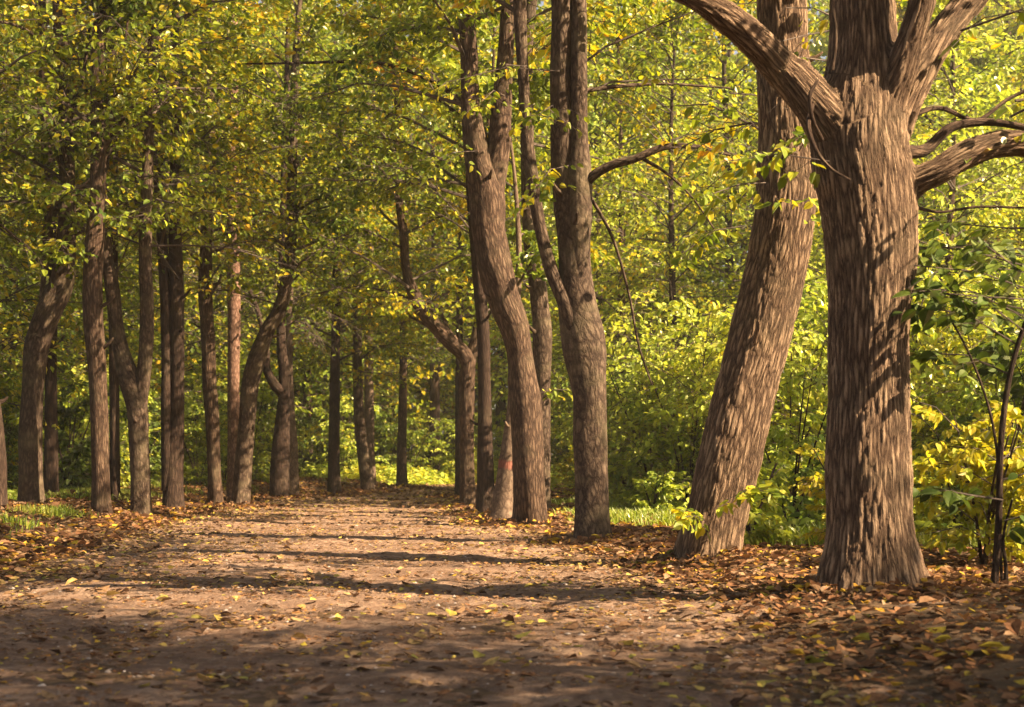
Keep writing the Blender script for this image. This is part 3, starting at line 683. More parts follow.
# ---- left row
crL = lambda n=24, z0=3.6, z1=9.5, **k: dict(z0=z0, z1=z1, n=int(n*(1 if 'azs' in k else .75)), lo=(1.4, 2.5), keep=.68, **({} if 'azs' in k else dict(avoid=(-math.pi/2, 1.0))), **k)
roadside('linden_tree', 'mottled trunk cut by the photo edge on the left', [[(-24, 7, 492), (-24, 6, 450), (-28, 3, 410), (-36, -6, 360), (-44, -18, 250), (-48, -24, 100)]], d=18.5, mat='bark_dark', tops=(9,), nu=24, step=0.1, seed=40, crown=crL(16))
roadside('linden_tree', 'sinuous trunk on the grassy bank, foremost on the left side', [
    [(18, 44, 507), (20, 43, 470), (22, 44, 400), (26, 50, 345), (37, 62, 312), (50, 74, 285), (57, 76, 240), (60, 76, 190), (61, 75, 120), (59, 73, 60), (56, 71, 0)],
    [(27, 51, 340), (36, 52, 315), (40, 53, 290), (42, 53, 250), (47, 56, 215), (56, 63, 205), (68, 73, 200), (78, 82, 190)]],
    mat='bark_grey', tops=(10, 4.8), nu=28, step=0.07, seed=41, leafmat='leaf_mix', lump=.09,
    limbs=([(66, 130, 6, 0), (80, 90, 4, -.3), (88, 40, 3, -.4), (92, 0, 2.5, -.5)],
           [(62, 60, 5, 0), (40, 40, 4, -.5), (15, 25, 3, -1.0), (-20, 20, 2, -1.4)],
           [(66, 100, 4, 0), (95, 90, 3.4, -.3), (125, 130, 2.8, -.5), (170, 90, 1.6, -.6)]),
    crown=[crL(22, 3.4, 9.5), crL(12, 3.2, 6.5, azs=(-math.pi/2, .7))], smallsprays=[(40, 18, -1, 200, -10, 1.1, 's'), (10, 70, -1.2, 250, -10, 1.1, 's'), (150, 110, -.6, 300, 0, 1.3, 's'), (170, 95, -.6, 340, 0, 1.2, 's')])
roadside('linden_tree', 'slim dark trunk just behind the sinuous one on the bank', [[(44, 58, 500), (45, 58, 430), (45, 57, 380), (46, 57, 300), (44, 55, 200), (40, 50, 60)]], d=22.5, mat='bark_dark', tops=(10,), nu=18, step=0.12, seed=42, crown=crL(20))
roadside('linden_tree', 'upright trunk with a mossy lit right edge, second on the bank', [
    [(92, 111, 515), (91, 109, 470), (90, 108, 420), (88, 107, 370), (85, 105, 320), (85, 104, 262), (90, 106, 200), (92, 107, 120), (92, 106, 60), (97, 110, 0)]],
    mat='bark', tops=(10.5,), nu=26, step=0.08, seed=43, limbs=([(104, 110, 5, 0), (120, 70, 3, -.2), (128, 20, 2, -.3)], [(103, 150, 6, 0), (130, 110, 5, -.2), (160, 90, 4, -.3), (178, 82, 3, -.3)]), crown=[crL(26, 3.8, 10), crL(8, 4, 7, azs=(-.8, .5))])
roadside('linden_tree', 'thin dark trunk tucked behind the upright one on the bank', [[(108, 120, 511), (109, 119, 440), (108, 118, 380), (107, 117, 310), (106, 115, 200), (108, 116, 100)]], d=22.4, mat='bark_dark', tops=(9.5,), nu=18, step=0.12, seed=44, crown=crL(18))
roadside('linden_tree', 'dark tree dividing low into a wide Y of two stems', [
    [(131, 152, 517), (131, 151, 480), (129, 149, 440), (126, 147, 405), (119, 140, 380), (113, 129, 350), (109, 123, 324), (105, 119, 290), (102, 114, 264), (98, 111, 235), (97, 109, 160), (99, 110, 60)],
    [(130, 146, 445), (133, 148, 405), (138, 152, 370), (141, 155, 324), (141, 154, 260), (143, 155, 200), (145, 155, 150), (149, 157, 60)]],
    mat='bark_grey', tops=(10, 9.5), nu=26, step=0.08, seed=45, leafmat='leaf_mix', crown=crL(28, 4.2, 9.5))
roadside('linden_tree', 'twin stemmed dark trunk standing straight right of the Y shaped one', [
    [(163, 184, 512), (164, 183, 470), (170, 184, 400), (170, 184, 330), (169, 183, 275), (170, 181, 200), (172, 182, 100)],
    [(162, 174, 490), (162, 172, 420), (161, 171, 330), (158, 169, 262), (155, 165, 200), (154, 163, 100)]],
    mat='bark_dark', tops=(10.5, 10), nu=24, step=0.08, seed=46, leafmat='leaf_green', crown=[crL(28, 4.2, 10), crL(8, 4, 7, azs=(-.3, .5))])
roadside('linden_tree', 'bent knobbly trunk lit on its right edge, before the reddish one', [
    [(208, 223, 508), (208, 221, 470), (206, 220, 420), (204, 218, 380), (203, 217, 340), (201, 215, 300), (203, 215, 240), (208, 218, 150)]],
    mat='bark', tops=(10.5,), nu=22, step=0.1, seed=47, leafmat='leaf_mix', crown=[crL(28, 3.8, 10), crL(8, 3.6, 7, azs=(-.3, .5))])
roadside('pine_tree', 'straight reddish trunk with flaking bark standing behind the leaning ones', [
    [(226, 240, 502), (227, 240, 450), (227, 239, 380), (227, 240, 320), (226, 239, 250), (226, 238, 150), (227, 237, 20)]],
    d=28.5, mat='bark_red', tops=(12,), nu=22, step=0.12, seed=48, flare=.1, leafmat='leaf_green', crown=crL(16, 6.5, 11.5), lump=.04)
roadside('linden_tree', 'trunk leaning right over the path with sunlit patches', [
    [(231, 249, 507), (234, 251, 470), (239, 255, 420), (242, 260, 378), (250, 268, 352), (260, 275, 330), (272, 286, 310), (280, 292, 285), (286, 297, 240), (288, 298, 180), (292, 300, 80)]],
    mat='bark_grey', tops=(10,), nu=22, step=0.1, seed=49, leafmat='leaf_mix', crown=[crL(26, 4.0, 9.5), crL(9, 4, 7, azs=(-.4, .5))])
roadside('linden_tree', 'dark trunk with a bent elbow limb, behind the leaning one', [
    [(269, 290, 500), (271, 289, 460), (275, 290, 420), (278, 290, 400), (279, 291, 380), (277, 287, 355), (276, 285, 320), (278, 286, 250), (282, 289, 120)]],
    mat='bark_dark', tops=(10.5,), nu=20, step=0.12, seed=50, leafmat='leaf_green', crown=crL(30, 3.8, 10), limbs=([(284, 395, 12, 0), (274, 384, 10, -.1), (267, 370, 9, -.15), (266, 350, 8, -.2), (262, 325, 6, -.2), (250, 290, 4, -.2)],))
roadside('linden_tree', 'paler trunk close against the right side of the elbowed one', [[(286, 300, 499), (286, 299, 460), (285, 296, 420), (284, 293, 380), (285, 293, 300), (290, 297, 150)]], d=31.5, mat='bark_pale', tops=(10.5,), nu=18, step=0.14, seed=51, leafmat='leaf_green', crown=crL(24, 4.5, 10))
roadside('linden_tree', 'narrow upright dark trunk alone near the far left edge of the path', [[(327, 341, 496), (328, 340, 470), (329, 340, 430), (330, 340, 380), (332, 341, 300), (334, 342, 180)]], mat='bark_dark', tops=(11,), nu=18, step=0.14, seed=52, leafmat='leaf_mix', crown=[crL(32, 3.0, 10.5), crL(8, 3.0, 7, azs=(-.4, .5))])
roadside('linden_tree', 'trunk tilting left toward the path end', [[(362, 376, 493), (359, 372, 470), (356, 368, 445), (354, 365, 420), (353, 363, 380), (353, 362, 310), (356, 364, 200)]], mat='bark_grey', tops=(11,), nu=18, step=0.14, seed=53, leafmat='leaf_green', crown=[crL(34, 3.0, 10.5), crL(8, 2.8, 7, azs=(-.6, .6))])
roadside('linden_tree', 'pale upright trunk half hidden behind the left tilting one', [[(365, 377, 487), (365, 375, 450), (364, 374, 410), (364, 373, 360), (365, 373, 280), (366, 373, 180)]], d=41, mat='bark_pale', tops=(11,), nu=16, step=0.16, seed=54, leafmat='leaf_mix', crown=crL(28, 3.6, 10.5))
roadside('linden_tree', 'small straight trunk where the path turns away', [[(397, 408, 489), (397, 407, 460), (398, 407, 430), (399, 407, 390), (400, 407, 320), (402, 408, 220)]], mat='bark', tops=(11.5,), nu=16, step=0.16, seed=55, leafmat='leaf_mix', crown=[crL(36, 3.2, 11), crL(8, 3, 6, azs=(-1.2, .7))])

# ---- sapling with big soft leaves beside the biggest tree
SPR_BROAD = [make_spray(500+i, 1.2, 0.105, 0.6, 0.05) for i in range(3)]
def sapling(label, stems, d, bough, name='sapling', leaf='leaf_deep', seed=3):
    l, y, wd = stems[0][0]
    x = (l-512)*d/F; b = np.array([x, d, float(ground(x, d))]); root = thing(name, label, 'sapling', b)
    mb = MB(); g = np.random.default_rng(seed)
    for s in stems:
        P = np.array([pix(q[0], q[1], d) for q in s]); P[0] = b+(P[0]-b)*[1, 1, 0]-[0, 0, .05]
        tube(mb, P, np.array([q[2]/2*d/F for q in s]), 12, 0.05, 0.15, 0.08, seed=seed)
    link('trunk', mb.mesh('trunk', [M['bark_dark']], b), root)
    mbc = MB()
    for (px, py, do, az, pitch, sc) in bough:
        place_spray(mbc, SPR_BROAD[g.integers(3)], pix(px, py, d+do)-b, math.radians(az), math.radians(pitch), sc/1.2, g.normal(0, .15), 0.006, g=g, broad=True)
    link('crown', mbc.mesh('crown', [M[leaf], M['twig']], smooth=False, barkco=False), root)
sapling('thin dark sapling with large drooping leaves right of the massive trunk', [[(993, 606, 8), (996, 560, 7), (999, 509, 6.6), (1000, 460, 6.2), (1003, 420, 6), (1010, 375, 5.5), (1018, 345, 5), (1030, 310, 5), (1045, 250, 4), (1055, 180, 3)],
        [(1005, 606, 5), (1006, 570, 4), (1003, 540, 3), (1012, 500, 2)],
        [(1003, 432, 3), (985, 395, 2.6), (965, 345, 2.2), (945, 310, 1.6)]], 9.1,
        [(1030, 310, 0, 175, 12, .95), (1035, 290, -.1, 200, 8, .9), (1040, 300, -.3, 190, 4, .85), (1032, 320, -.2, 178, 14, .8), (1040, 270, -.15, 183, 3, .85), (1024, 330, -.4, 210, 12, .7), (1050, 260, 0, 178, 6, .9), (1045, 250, 0, 170, 2, .8), (1018, 345, 0, 185, 18, .8), (1010, 375, 0, 160, 15, .6), (1040, 280, -.3, 230, 10, .8), (1003, 500, -.1, 190, 10, .45), (1003, 480, -.1, 350, 5, .5), (1048, 230, .2, 150, 10, .7), (1004, 520, -.1, 330, 10, .4)])

# ------------------------------------------------------------------ the wood behind: trees with their own trunk and crown
def proto_tree(seed, height, crown_lo, n, leafmat, bark, lean=0.04, r0=0.13, spread=(1.4, 2.6)):
    g = np.random.default_rng(seed)
    k = 7; z = np.linspace(-0.1, height, k); P = np.column_stack([np.cumsum(g.normal(0, lean, k))*z*0.12, np.cumsum(g.normal(0, lean, k))*z*0.12, z]); P[0, :2] = 0
    mb = MB(); c, r, S = tube(mb, P, r0*(1-0.88*np.linspace(0, 1, k)), 12, 0.3, 0.25, 0.06, seed=seed)
    tm = mb.mesh('trunk', [M[bark]])
    mc = MB()
    for i in range(n):
        f = (i+g.random())/n; zz = crown_lo+(height-crown_lo-0.2)*f
        j = np.argmin(np.abs(c[:, 2]-zz)); az = g.uniform(0, 2*np.pi)
        Ls = g.uniform(*spread)*(0.45+1.1*math.sin(math.pi*min(1, 0.18+0.82*f))**0.8)*0.85
        place_spray(mc, SPR_BIG[g.integers(5)], c[j], az, math.radians(g.uniform(-12, 18)+42*f*f), Ls/3.0, g.normal(0, .3), 0.02, simple=True, g=g)
    return tm, mc.mesh('crown', [M[leafmat], M['twig']], smooth=False, barkco=False)
def put_tree(meshes, x, y, rot, sc, name, label, group, cat='tree'):
    z = float(ground(x, y))
    o = thing(name, label, cat, (x, y, z), group); o.rotation_euler = (0, 0, rot); o.scale = (sc,)*3
    link('trunk', meshes[0], o); link('crown', meshes[1], o)
    return o
PT = {
    'sunny': [proto_tree(61, 10.5, 1.2, 75, 'leaf_bright', 'bark'), proto_tree(62, 9.0, 0.9, 75, 'leaf_bright', 'bark'), proto_tree(63, 11.5, 1.5, 80, 'leaf_mix', 'bark_dark')],
    'green': [proto_tree(64, 11.0, 1.8, 75, 'leaf_green', 'bark_dark'), proto_tree(65, 9.5, 1.3, 75, 'leaf_green', 'bark_dark'), proto_tree(66, 12, 2.2, 80, 'leaf_mix', 'bark')]}
def scatter(n, xr, yr, ok, mind, seed, tries=4000):
    g = np.random.default_rng(seed); out = []
    for _ in range(tries):
        if len(out) >= n: break
        y = g.uniform(*yr); x = g.uniform(*xr)
        if ok(x, y) and all((x-a)**2+(y-b)**2 > mind**2 for a, b in out): out.append((x, y))
    return out
inview = lambda x, y, m=3.0: abs(x) < y*0.364+m
g0 = np.random.default_rng(77)
def rightwood(x, y):
    l, r = edges(y); return x > max(r+3.2, 1.2+0.0*y) and inview(x, y) and y > 23.5 and not (x < 14 and abs(y-(46-(x+3)*.467)) < 5)
def leftwood(x, y):
    l, r = edges(y); return x < l-3.4 and inview(x, y)
for k, (x, y) in enumerate(scatter(40, (1, 28), (17, 62), rightwood, 2.9, 5)):
    put_tree(PT['sunny'][k % 3], x, y, g0.uniform(0, 6.28), (.7+max(0, y-22)*.028)*g0.uniform(.85, 1.15), 'young_tree', 'leafy young tree among many in the bright yellow green wood right of the path', 'young trees in the sunny wood right of the path')
for k, (x, y) in enumerate(scatter(34, (-28, -6), (17, 60), leftwood, 3.0, 6)):
    put_tree(PT['green'][k % 3], x, y, g0.uniform(0, 6.28), (.8+max(0, y-20)*.02)*g0.uniform(.85, 1.15), 'forest_tree', 'slim dark trunked tree among many in the shaded wood left of the path', 'trees in the shaded wood left of the path')
for k, (x, y) in enumerate(scatter(22, (-16, 10), (47, 66), lambda x, y: y > 47+0.0*x and not (edges(y)[0]-1 < x < edges(y)[1]+1), 2.8, 7)):
    put_tree(PT['green' if k % 2 else 'sunny'][k % 3], x, y, g0.uniform(0, 6.28), g0.uniform(1.2, 1.75), 'far_tree', 'distant tree among many closing the view where the path bends away', 'distant trees beyond the bend of the path')

for k, (x, y) in enumerate(scatter(9, (14, 24), (44, 60), lambda x, y: inview(x, y, 2), 3.2, 17)):
    put_tree(PT['sunny'][k % 3], x, y, g0.uniform(0, 6.28), g0.uniform(1.7, 2.2), 'tall_tree', 'tall tree closing the sunlit wood far behind the massive trunk', 'tall trees far behind the massive trunk')

# unseen trees added beside and behind the camera to shade path and trunks
PT['shade'] = [proto_tree(67, 10.5, 3.8, 84, 'leaf_green', 'bark_dark'), proto_tree(68, 11.5, 4.2, 84, 'leaf_green', 'bark')]
SHADE = [(5.9, 3.1, .95), (9.4, 2.6, 1.05), (6.2, -0.4, 1.0), (12.5, -1.5, 1.0), (10.8, 11.4, .84), (14.5, 4.2, .9), (-9.0, 10, 1.0)]
for k, (x, y, sc) in enumerate(SHADE):
    put_tree(PT['shade'][k % 2], x, y, g0.uniform(0, 6.28), sc, 'shade_tree', 'unseen leafy tree added beside the path for its shade', 'unseen trees added for shade')

# ------------------------------------------------------------------ bushes and saplings of the understorey
def proto_bush(seed, height, n, leafmat, leafscale=1.0):
    g = np.random.default_rng(seed); ms = MB(); mc = MB()
    for s in range(5):
        az = g.uniform(0, 6.28); out = g.uniform(.15, .45)*height
        P = np.array([[0, 0, -.05], [math.cos(az)*out*.3, math.sin(az)*out*.3, height*.4], [math.cos(az)*out*.7, math.sin(az)*out*.7, height*.75], [math.cos(az)*out, math.sin(az)*out, height]])
        c, r, S = tube(ms, P, [.018, .013, .009, .004], 6, .15)
        for i in range(n//5):
            f = g.uniform(.03, 1); j = int(f*(len(c)-1))
            place_spray(mc, SPR_BUSH[g.integers(5)], c[j], g.uniform(0, 6.28), math.radians(g.uniform(-5, 45)), g.uniform(.5, 1.0)*height*.45/1.6, g.normal(0, .3), .006, g=g, leafscale=leafscale)
    return ms.mesh('stem', [M['bark_dark']]), mc.mesh('foliage', [M[leafmat], M['twig']], smooth=False, barkco=False)
PB = {'green': proto_bush(81, 1.9, 35, 'leaf_green'), 'deep': proto_bush(82, 1.6, 35, 'leaf_deep'), 'bright': proto_bush(83, 2.2, 40, 'leaf_bright'), 'yellow': proto_bush(84, 1.3, 35, 'leaf_yellow', .85), 'low': proto_bush(85, .8, 30, 'leaf_bright', .8)}
def put_bush(kind, x, y, rot, sc, label, group=None, name='shrub', cat='shrub'):
    o = thing(name, label, cat, (x, y, float(ground(x, y))), group); o.rotation_euler = (0, 0, rot); o.scale = (sc,)*3
    link('stem', PB[kind][0], o); link('foliage', PB[kind][1], o)
PB['tall'] = proto_bush(86, 3.3, 90, 'leaf_bright', 1.05)
for k, (x, y) in enumerate(scatter(15, (1.5, 9), (19.8, 26), lambda x, y: x > edges(y)[1]+2.6 and inview(x, y, .8), 1.5, 28)):
    put_bush('tall', x, y, g0.uniform(0, 6.28), g0.uniform(.75, 1.15), 'tall lime green bush glowing in the sun behind the right hand trunks', 'tall bushes behind the right hand trunks', 'tall_shrub')
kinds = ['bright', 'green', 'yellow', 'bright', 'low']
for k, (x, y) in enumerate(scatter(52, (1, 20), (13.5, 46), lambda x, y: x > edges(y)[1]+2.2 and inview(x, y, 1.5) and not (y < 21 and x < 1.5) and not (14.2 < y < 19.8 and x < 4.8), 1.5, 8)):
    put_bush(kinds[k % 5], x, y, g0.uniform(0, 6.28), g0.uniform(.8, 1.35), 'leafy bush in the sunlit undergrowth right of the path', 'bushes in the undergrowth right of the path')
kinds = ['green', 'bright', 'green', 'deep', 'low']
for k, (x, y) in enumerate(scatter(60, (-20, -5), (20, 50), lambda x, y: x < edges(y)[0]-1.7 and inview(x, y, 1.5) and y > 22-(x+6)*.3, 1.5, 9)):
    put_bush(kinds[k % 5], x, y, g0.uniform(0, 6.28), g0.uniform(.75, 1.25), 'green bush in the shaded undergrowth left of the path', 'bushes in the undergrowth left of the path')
for k, (x, y) in enumerate(scatter(26, (-9, 3), (44.5, 54), lambda x, y: not (edges(y)[0]-.5 < x < edges(y)[1]+.5), 1.4, 10)):
    put_bush(['green', 'bright', 'green'][k % 3], x, y, g0.uniform(0, 6.28), g0.uniform(.8, 1.3), 'green bush in the thicket where the path bends away', 'bushes beyond the bend of the path')
for k, (x, y) in enumerate(((1.9, 19.0), (2.7, 18.3), (3.3, 19.3), (4.1, 18.4), (3.6, 17.0), (4.6, 17.2))):
    put_bush('low', x, y, k*1.3, .8+.12*(k % 3), 'low light green plant in the grassy clearing behind the leaning trunk', 'low plants in the grassy clearing')
put_bush('yellow', 3.55, 10.6, .4, .9, 'golden yellow bush right behind the massive trunk')
put_bush('yellow', 4.3, 11.2, 2.4, .95, 'yellow bush behind the thin dark sapling')
put_bush('yellow', 3.0, 12.2, 4.4, .7, 'low yellow bush between the massive trunk and the leaning trunk')
put_bush('low', 2.25, 13.3, 1.4, 1.0, 'low green plant at the foot of the leaning trunk on its right')
put_bush('bright', 2.9, 14.6, 3.4, .8, 'light green bush behind the gap between the two biggest trunks')
put_bush('deep', 5.4, 15.5, 1.0, 1.35, 'dark green bush behind the yellow ones at the right edge')

# ------------------------------------------------------------------ uncountable cover
def stuff(name, mb, mats):
    o = link(name, mb.mesh(name, mats, smooth=False, barkco=False)); o['kind'] = 'stuff'; return o
def litter(n, xr, yr, dens, size, seed, curl=0.35):
    g = np.random.default_rng(seed)
    y = g.uniform(yr[0]**.6, yr[1]**.6, n)**(1/.6); x = g.uniform(xr[0], xr[1], n)
    l, r = edges(y); p = dens(x, y, l, r); k = g.random(n) < p; x, y = x[k], y[k]; N = len(x)
    a = g.uniform(0, 6.28, N); tl = g.normal(0, .17, N)
    ax = np.column_stack([np.cos(a), np.sin(a), tl]); nm = np.column_stack([g.normal(0, .22, N), g.normal(0, .22, N), np.ones(N)])
    nm[g.random(N) < .35] *= [1, 1, -1]
    s = size*np.clip(g.lognormal(-.08, .42, N), .25, 2.0)
    pos = np.column_stack([x, y, ground(x, y)+.018+g.random(N)*.03*dens(x, y, *edges(y))])
    pos[:, 2] -= np.minimum(0, tl*s)*.5
    return pos, ax, nm, s, g.uniform(-.3, 1, N)*curl*1.3
mb = MB()
patch = lambda x, y, s, o: sstep(-.25, .45, noise2(x, y, s, o))
dpath = lambda x, y, l, r: np.where((x > l) & (x < r), .075+.30*patch(x, y, .8, 31)*patch(x, y, 2.7, 32)+.85*np.exp(-(r-x)/.45)+.7*np.exp(-(x-l)/.9)*sstep(6, 12, y), 0)
dverge = lambda x, y, l, r: np.where((x >= r) & (x < r+4.5), 1-.75*sstep(1.8, 3.6, x-r), 0)*(.30+.5*patch(x, y, 1.3, 33)*patch(x, y, 3.1, 35)+.40*sstep(6.5, 10, y))+np.where((x <= l) & (x > l-6), .95-.6*sstep(2.5, 5, l-x), 0)*(.4+.6*patch(x, y, .9, 34))
for args in ((44000, (-5.8, 2.2), (4.4, 30), dpath, .060, 91), (22000, (-8, 1), (25, 55), dpath, .095, 92),
             (36000, (.4, 6), (4.4, 16), dverge, .056, 93), (38000, (-3, 4), (13, 34), dverge, .078, 94), (85000, (-11, -3.5), (8, 40), dverge, .074, 95)):
    p, a, n_, s, c = litter(*args)
    on = args[3] is dpath
    add_leaves(mb, p, a, n_, s*(.85 if on else 1), 1 if on else 0, width=1.15, curl=c*(.5 if on else 1))
# crumbs of leaf and bark trodden into the path
dcrumb = lambda x, y, l, r: np.where((x > l-.3) & (x < r+.6), .25+.75*patch(x, y, 1.6, 61)*patch(x, y, 5, 62), 0)
p, a, n_, s, c = litter(110000, (-5, 2.2), (4.4, 24), dcrumb, .023, 99); add_leaves(mb, p-[0, 0, .012], a, n_, s, 0, simple=True, width=1.3)
# drifts against the stems
g = np.random.default_rng(120)
for o in [o for o in COL.objects if o.get('group') == 'trees lining the path']:
    bx, by = o.location[:2]; N = 650; a = g.uniform(0, 6.28, N); q = .28+np.abs(g.normal(0, .28, N)); x, y = bx+np.cos(a)*q, by+np.sin(a)*q
    p = np.column_stack([x, y, ground(x, y)+.02+.09*np.exp(-(q-.25)/.16)*g.random(N)])
    t = g.uniform(0, 6.28, N); add_leaves(mb, p, np.column_stack([np.cos(t), np.sin(t), g.normal(0, .35, N)]), np.column_stack([g.normal(0, .45, N), g.normal(0, .45, N), np.ones(N)]), (.042+.0011*by)*np.clip(g.normal(1, .35, N), .4, 1.8), 0, width=1.15, curl=g.uniform(-.2, .8, N))
dfloor = lambda x, y, l, r: np.where((x > r+1) | (x < l-1), .5, 0)
p, a, n_, s, c = litter(30000, (-22, 22), (10, 60), dfloor, .13, 96); add_leaves(mb, p, a, n_, s, 0, simple=True, width=1.15, curl=c[:len(p)])
pb = MB(); g = np.random.default_rng(130); N = 2600
y = g.uniform(4.4**.6, 22**.6, N)**(1/.6); l, r = edges(y); x = l+(r-l)*g.random(N); s_ = np.clip(g.lognormal(-4.75, .45, N), .004, .028)
oc = np.array([[1, 0, 0], [.4, .9, .1], [-.5, .8, 0], [-1, .1, .1], [-.4, -.9, 0], [.6, -.8, .1], [.1, .1, .75], [-.3, -.1, .6]])
a = g.uniform(0, 6.28, N); v = oc[None]*s_[:, None, None]*g.uniform(.7, 1.3, (N, 8, 1))
v = np.stack([v[..., 0]*np.cos(a)[:, None]-v[..., 1]*np.sin(a)[:, None], v[..., 0]*np.sin(a)[:, None]+v[..., 1]*np.cos(a)[:, None], v[..., 2]*.8], -1)+np.stack([x, y, ground(x, y)+.014], -1)[:, None]
o = np.arange(N)[:, None]*8
pb.add(v.reshape(-1, 3), None, np.concatenate([o+np.array([f]) for f in ([0, 1, 6], [1, 2, 6], [2, 7, 6], [2, 3, 7], [3, 4, 7], [4, 5, 7], [5, 6, 7], [5, 0, 6])]))
stuff('pebbles', pb, [M['pebble']])
stuff('leaf_litter', mb, [M['litter'], M['litter_path']])

def herbs(mb, n, xr, yr, ok, size, hmax, seed, per=7):
    """low plants: each a few leaves round a short stalk"""
    g = np.random.default_rng(seed); y = g.uniform(yr[0]**.7, yr[1]**.7, n)**(1/.7); x = g.uniform(*xr, n); l, r = edges(y)
    k = g.random(n) < ok(x, y, l, r); x, y = x[k], y[k]; n = len(x)
    i = np.repeat(np.arange(n), per); N = len(i); h = (g.random(n)**1.5*hmax+.04)[i]*g.uniform(.35, 1, N); a = g.uniform(0, 6.28, N)
    rad = g.uniform(.02, .14, N)
    pos = np.column_stack([x[i]+np.cos(a)*rad, y[i]+np.sin(a)*rad, ground(x[i], y[i])+h])
    add_leaves(mb, pos, np.column_stack([np.cos(a), np.sin(a), g.normal(-.15, .4, N)]), np.column_stack([g.normal(0, .4, N), g.normal(0, .4, N), np.ones(N)]), size*np.clip(g.normal(1, .3, N), .4, 1.7), 0)
mb = MB()
off = lambda a, b_, c0: (lambda x, y, l, r: np.where(x > r+a, 1, 0)*sstep(-.5, .3, noise2(x, y, .5, c0))+np.where(x < l-b_, 1, 0)*sstep(-.5, .3, noise2(x, y, .5, c0+1)))
herbs(mb, 22000, (-20, 18), (11, 50), off(1.9, 3.0, 41), .10, .42, 97)
herbs(mb, 4500, (-9, 4), (42.5, 56), lambda x, y, l, r: np.where((x > r) | (x < l), 1, 0), .15, .6, 98)
stuff('undergrowth', mb, [M['leaf_bright']])

mb = MB()
def blades(n, xr, yr, ok, hgt, seed):
    g = np.random.default_rng(seed); x = g.uniform(*xr, n); y = g.uniform(*yr, n); l, r = edges(y)
    k = g.random(n) < ok(x, y, l, r); x, y = x[k], y[k]; N = len(x)
    h = hgt*g.uniform(.4, 1.3, N); a = g.uniform(0, 6.28, N); bend = g.uniform(.1, .9, N)*h; w_ = g.uniform(.004, .008, N)*1.3
    b = np.column_stack([x, y, ground(x, y)-.01]); d = np.column_stack([np.cos(a), np.sin(a), 0*a]); s = np.column_stack([-np.sin(a), np.cos(a), 0*a])
    m = b+d*bend[:, None]*.3; m[:, 2] += h*.6; t = b+d*bend[:, None]; t[:, 2] += h*.95-bend*.25
    v = np.stack([b-s*w_[:, None], b+s*w_[:, None], m+s*w_[:, None]*.8, m-s*w_[:, None]*.8, t], 1).reshape(-1, 3)
    o = np.arange(N)[:, None]*5
    mb.add(v, o+np.array([[0, 1, 2, 3]]), o+np.array([[3, 2, 4]]))
blades(46000, (-9.5, -4.6), (14, 26), lambda x, y, l, r: sstep(.75, 1.4, l-x)*sstep(-.25, .25, noise2(x, y, .9, 51)), .15, 101)
blades(20000, (-.6, 3), (16, 24), lambda x, y, l, r: sstep(.5, 1.0, x-r)*sstep(-.25, .25, noise2(x, y, .9, 52)), .16, 102)
blades(60000, (1.2, 6.5), (13, 24), lambda x, y, l, r: sstep(1.2, 2.0, x-r)*sstep(-.2, .3, noise2(x, y, .7, 53)), .22, 103)
blades(14000, (-8, -2), (28, 43), lambda x, y, l, r: sstep(.3, .9, l-x)*sstep(-.1, .3, noise2(x, y, .6, 54)), .22, 104)
stuff('grass', mb, [M['grass']])

# far wood: one mass of stems and foliage beyond the trees one can tell apart
mb = MB(); g = np.random.default_rng(111)
N = 120000; ang = g.uniform(-.5, .5, N); dist = g.uniform(64, 100, N); z = g.random(N)**.95*34+.1
cl = sstep(-.35, .35, vnoise(np.column_stack([np.sin(ang)*dist*.35, dist*.35, z*.35])))
k = g.random(N) < .25+.75*cl; ang, dist, z = ang[k], dist[k], z[k]; N = len(z)
pos = np.column_stack([np.sin(ang)*dist, np.cos(ang)*dist, z])
a = g.uniform(0, 6.28, N)
add_leaves(mb, pos, np.column_stack([np.cos(a), np.sin(a), g.normal(-.5, .4, N)]), np.column_stack([g.normal(0, .6, N), g.normal(0, .6, N), np.full(N, .7)]), g.uniform(.3, .75, N), 0, simple=True, width=1.2)
for k in range(90):
    an = g.uniform(-.48, .48); ds = g.uniform(62, 90); x, y = math.sin(an)*ds, math.cos(an)*ds
    tube(mb, np.array([[x, y, -.2], [x+g.normal(0, .3), y, 10], [x+g.normal(0, .6), y, 27]]), [g.uniform(.12, .22), .12, .05], 7, 2.0, mi=1)
stuff('far_wood', mb, [M['leaf_mix'], M['twig']])

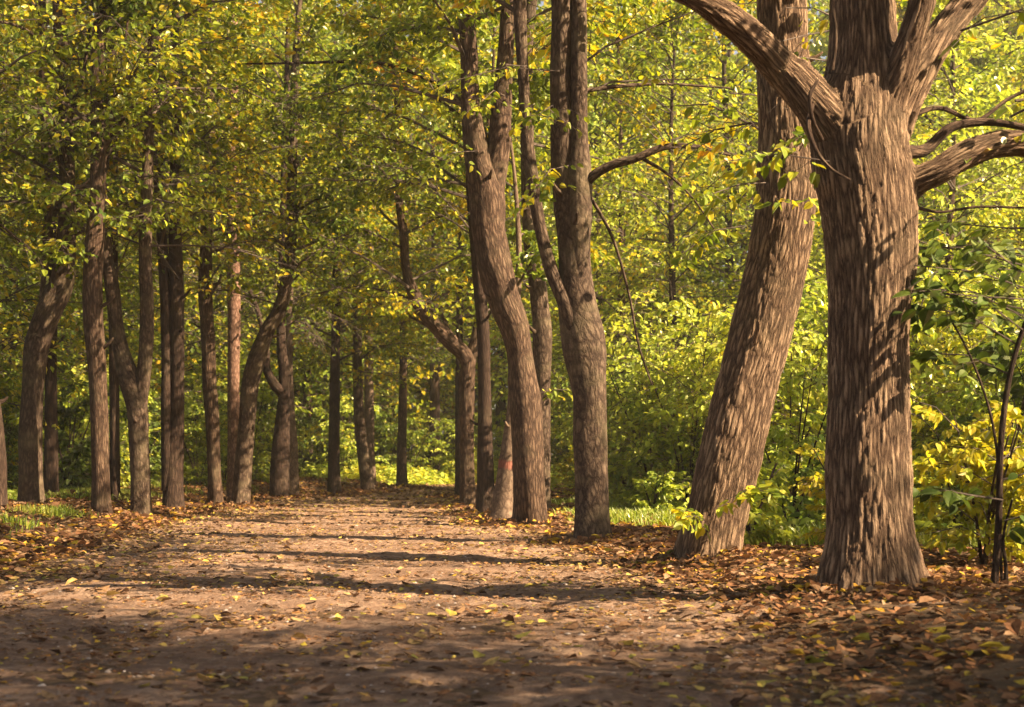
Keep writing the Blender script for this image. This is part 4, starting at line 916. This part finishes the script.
# ------------------------------------------------------------------ small things on the ground
def fallen_branch(label, px, py, length, rad, rot, side=True, mat='bark_dark', name='fallen_branch'):
    b = base(px, py); b[2] += rad*.8; root = thing(name, label, 'branch', b); g = np.random.default_rng(int(px))
    u = np.linspace(-.5, .5, 5)[:, None]*length*np.array([math.cos(rot), math.sin(rot), 0])
    u[:, :2] += g.normal(0, .03*length, (5, 2)); u[:, 2] = ground(b[0]+u[:, 0], b[1]+u[:, 1])+rad*.7-b[2]+.012
    mb = MB(); c, r, S = tube(mb, u, [rad, rad*.95, rad*.8, rad*.6, rad*.3], 9, .03, 0, .12)
    link('stem', mb.mesh('stem', [M[mat]]), root)
    if side:
        ms = MB(); p = c[len(c)*2//3]; q = p+np.array([math.cos(rot+.7), math.sin(rot+.7), .12])*length*.25
        tube(ms, np.array([p, (p+q)/2+[0, 0, .01], q]), [rad*.5, rad*.35, rad*.15], 6, .03); link('side_twig', ms.mesh('side_twig', [M[mat]]), root)
fallen_branch('short thick dark stick lying on the bare earth of the path', 557, 615, .16, .013, .3)
fallen_branch('long thin stick lying across the middle of the path', 210, 624, .34, .006, .15)
fallen_branch('pale stick among the fallen leaves below the massive trunk', 930, 607, .5, .012, .5, mat='bark_pale')
fallen_branch('thin stick on the dark earth at the right of the path', 860, 672, .4, .006, -.2)
b = base(443, 483.5); root = thing('fallen_log', 'cut fallen log lying in the green thicket at the path bend', 'log', b+[0, 0, .16])
mb = MB(); tube(mb, np.array([[.35, -.1, 0], [-.1, .1, .02], [-.5, .4, .0]]), [.19, .18, .17], 16, .06, 0, .08); link('bark', mb.mesh('bark', [M['bark_dark']]), root)
mb = MB(); tube(mb, np.array([[.35, -.1, 0], [.362, -.105, 0]])+np.array([.002, -.001, 0]), [.165, .16], 16, .01); link('cut_end', mb.mesh('cut_end', [M['bark_red']]), root)

# thin autumn haze between the trees
mb = MB(); X0, X1, Y0, Y1, Z0, Z1 = -75, 75, -25, 125, -1.6, 40
v = np.array([[x, y, z] for x in (X0, X1) for y in (Y0, Y1) for z in (Z0, Z1)], float)
mb.add(v, np.array([[0, 1, 3, 2], [4, 6, 7, 5], [0, 4, 5, 1], [2, 3, 7, 6], [0, 2, 6, 4], [1, 5, 7, 3]]))
hm, hnt, hout = new_mat('haze')
pv = hnt.nodes.new('ShaderNodeVolumePrincipled'); pv.inputs['Density'].default_value = HAZE; pv.inputs['Color'].default_value = (0.95, 0.93, 0.86, 1); pv.inputs['Anisotropy'].default_value = 0.2
hnt.links.new(pv.outputs[0], hout.inputs['Volume'])
o = link('haze', mb.mesh('haze', [hm], smooth=False, barkco=False)); o['kind'] = 'stuff'
C.cycles.volume_bounces = 1
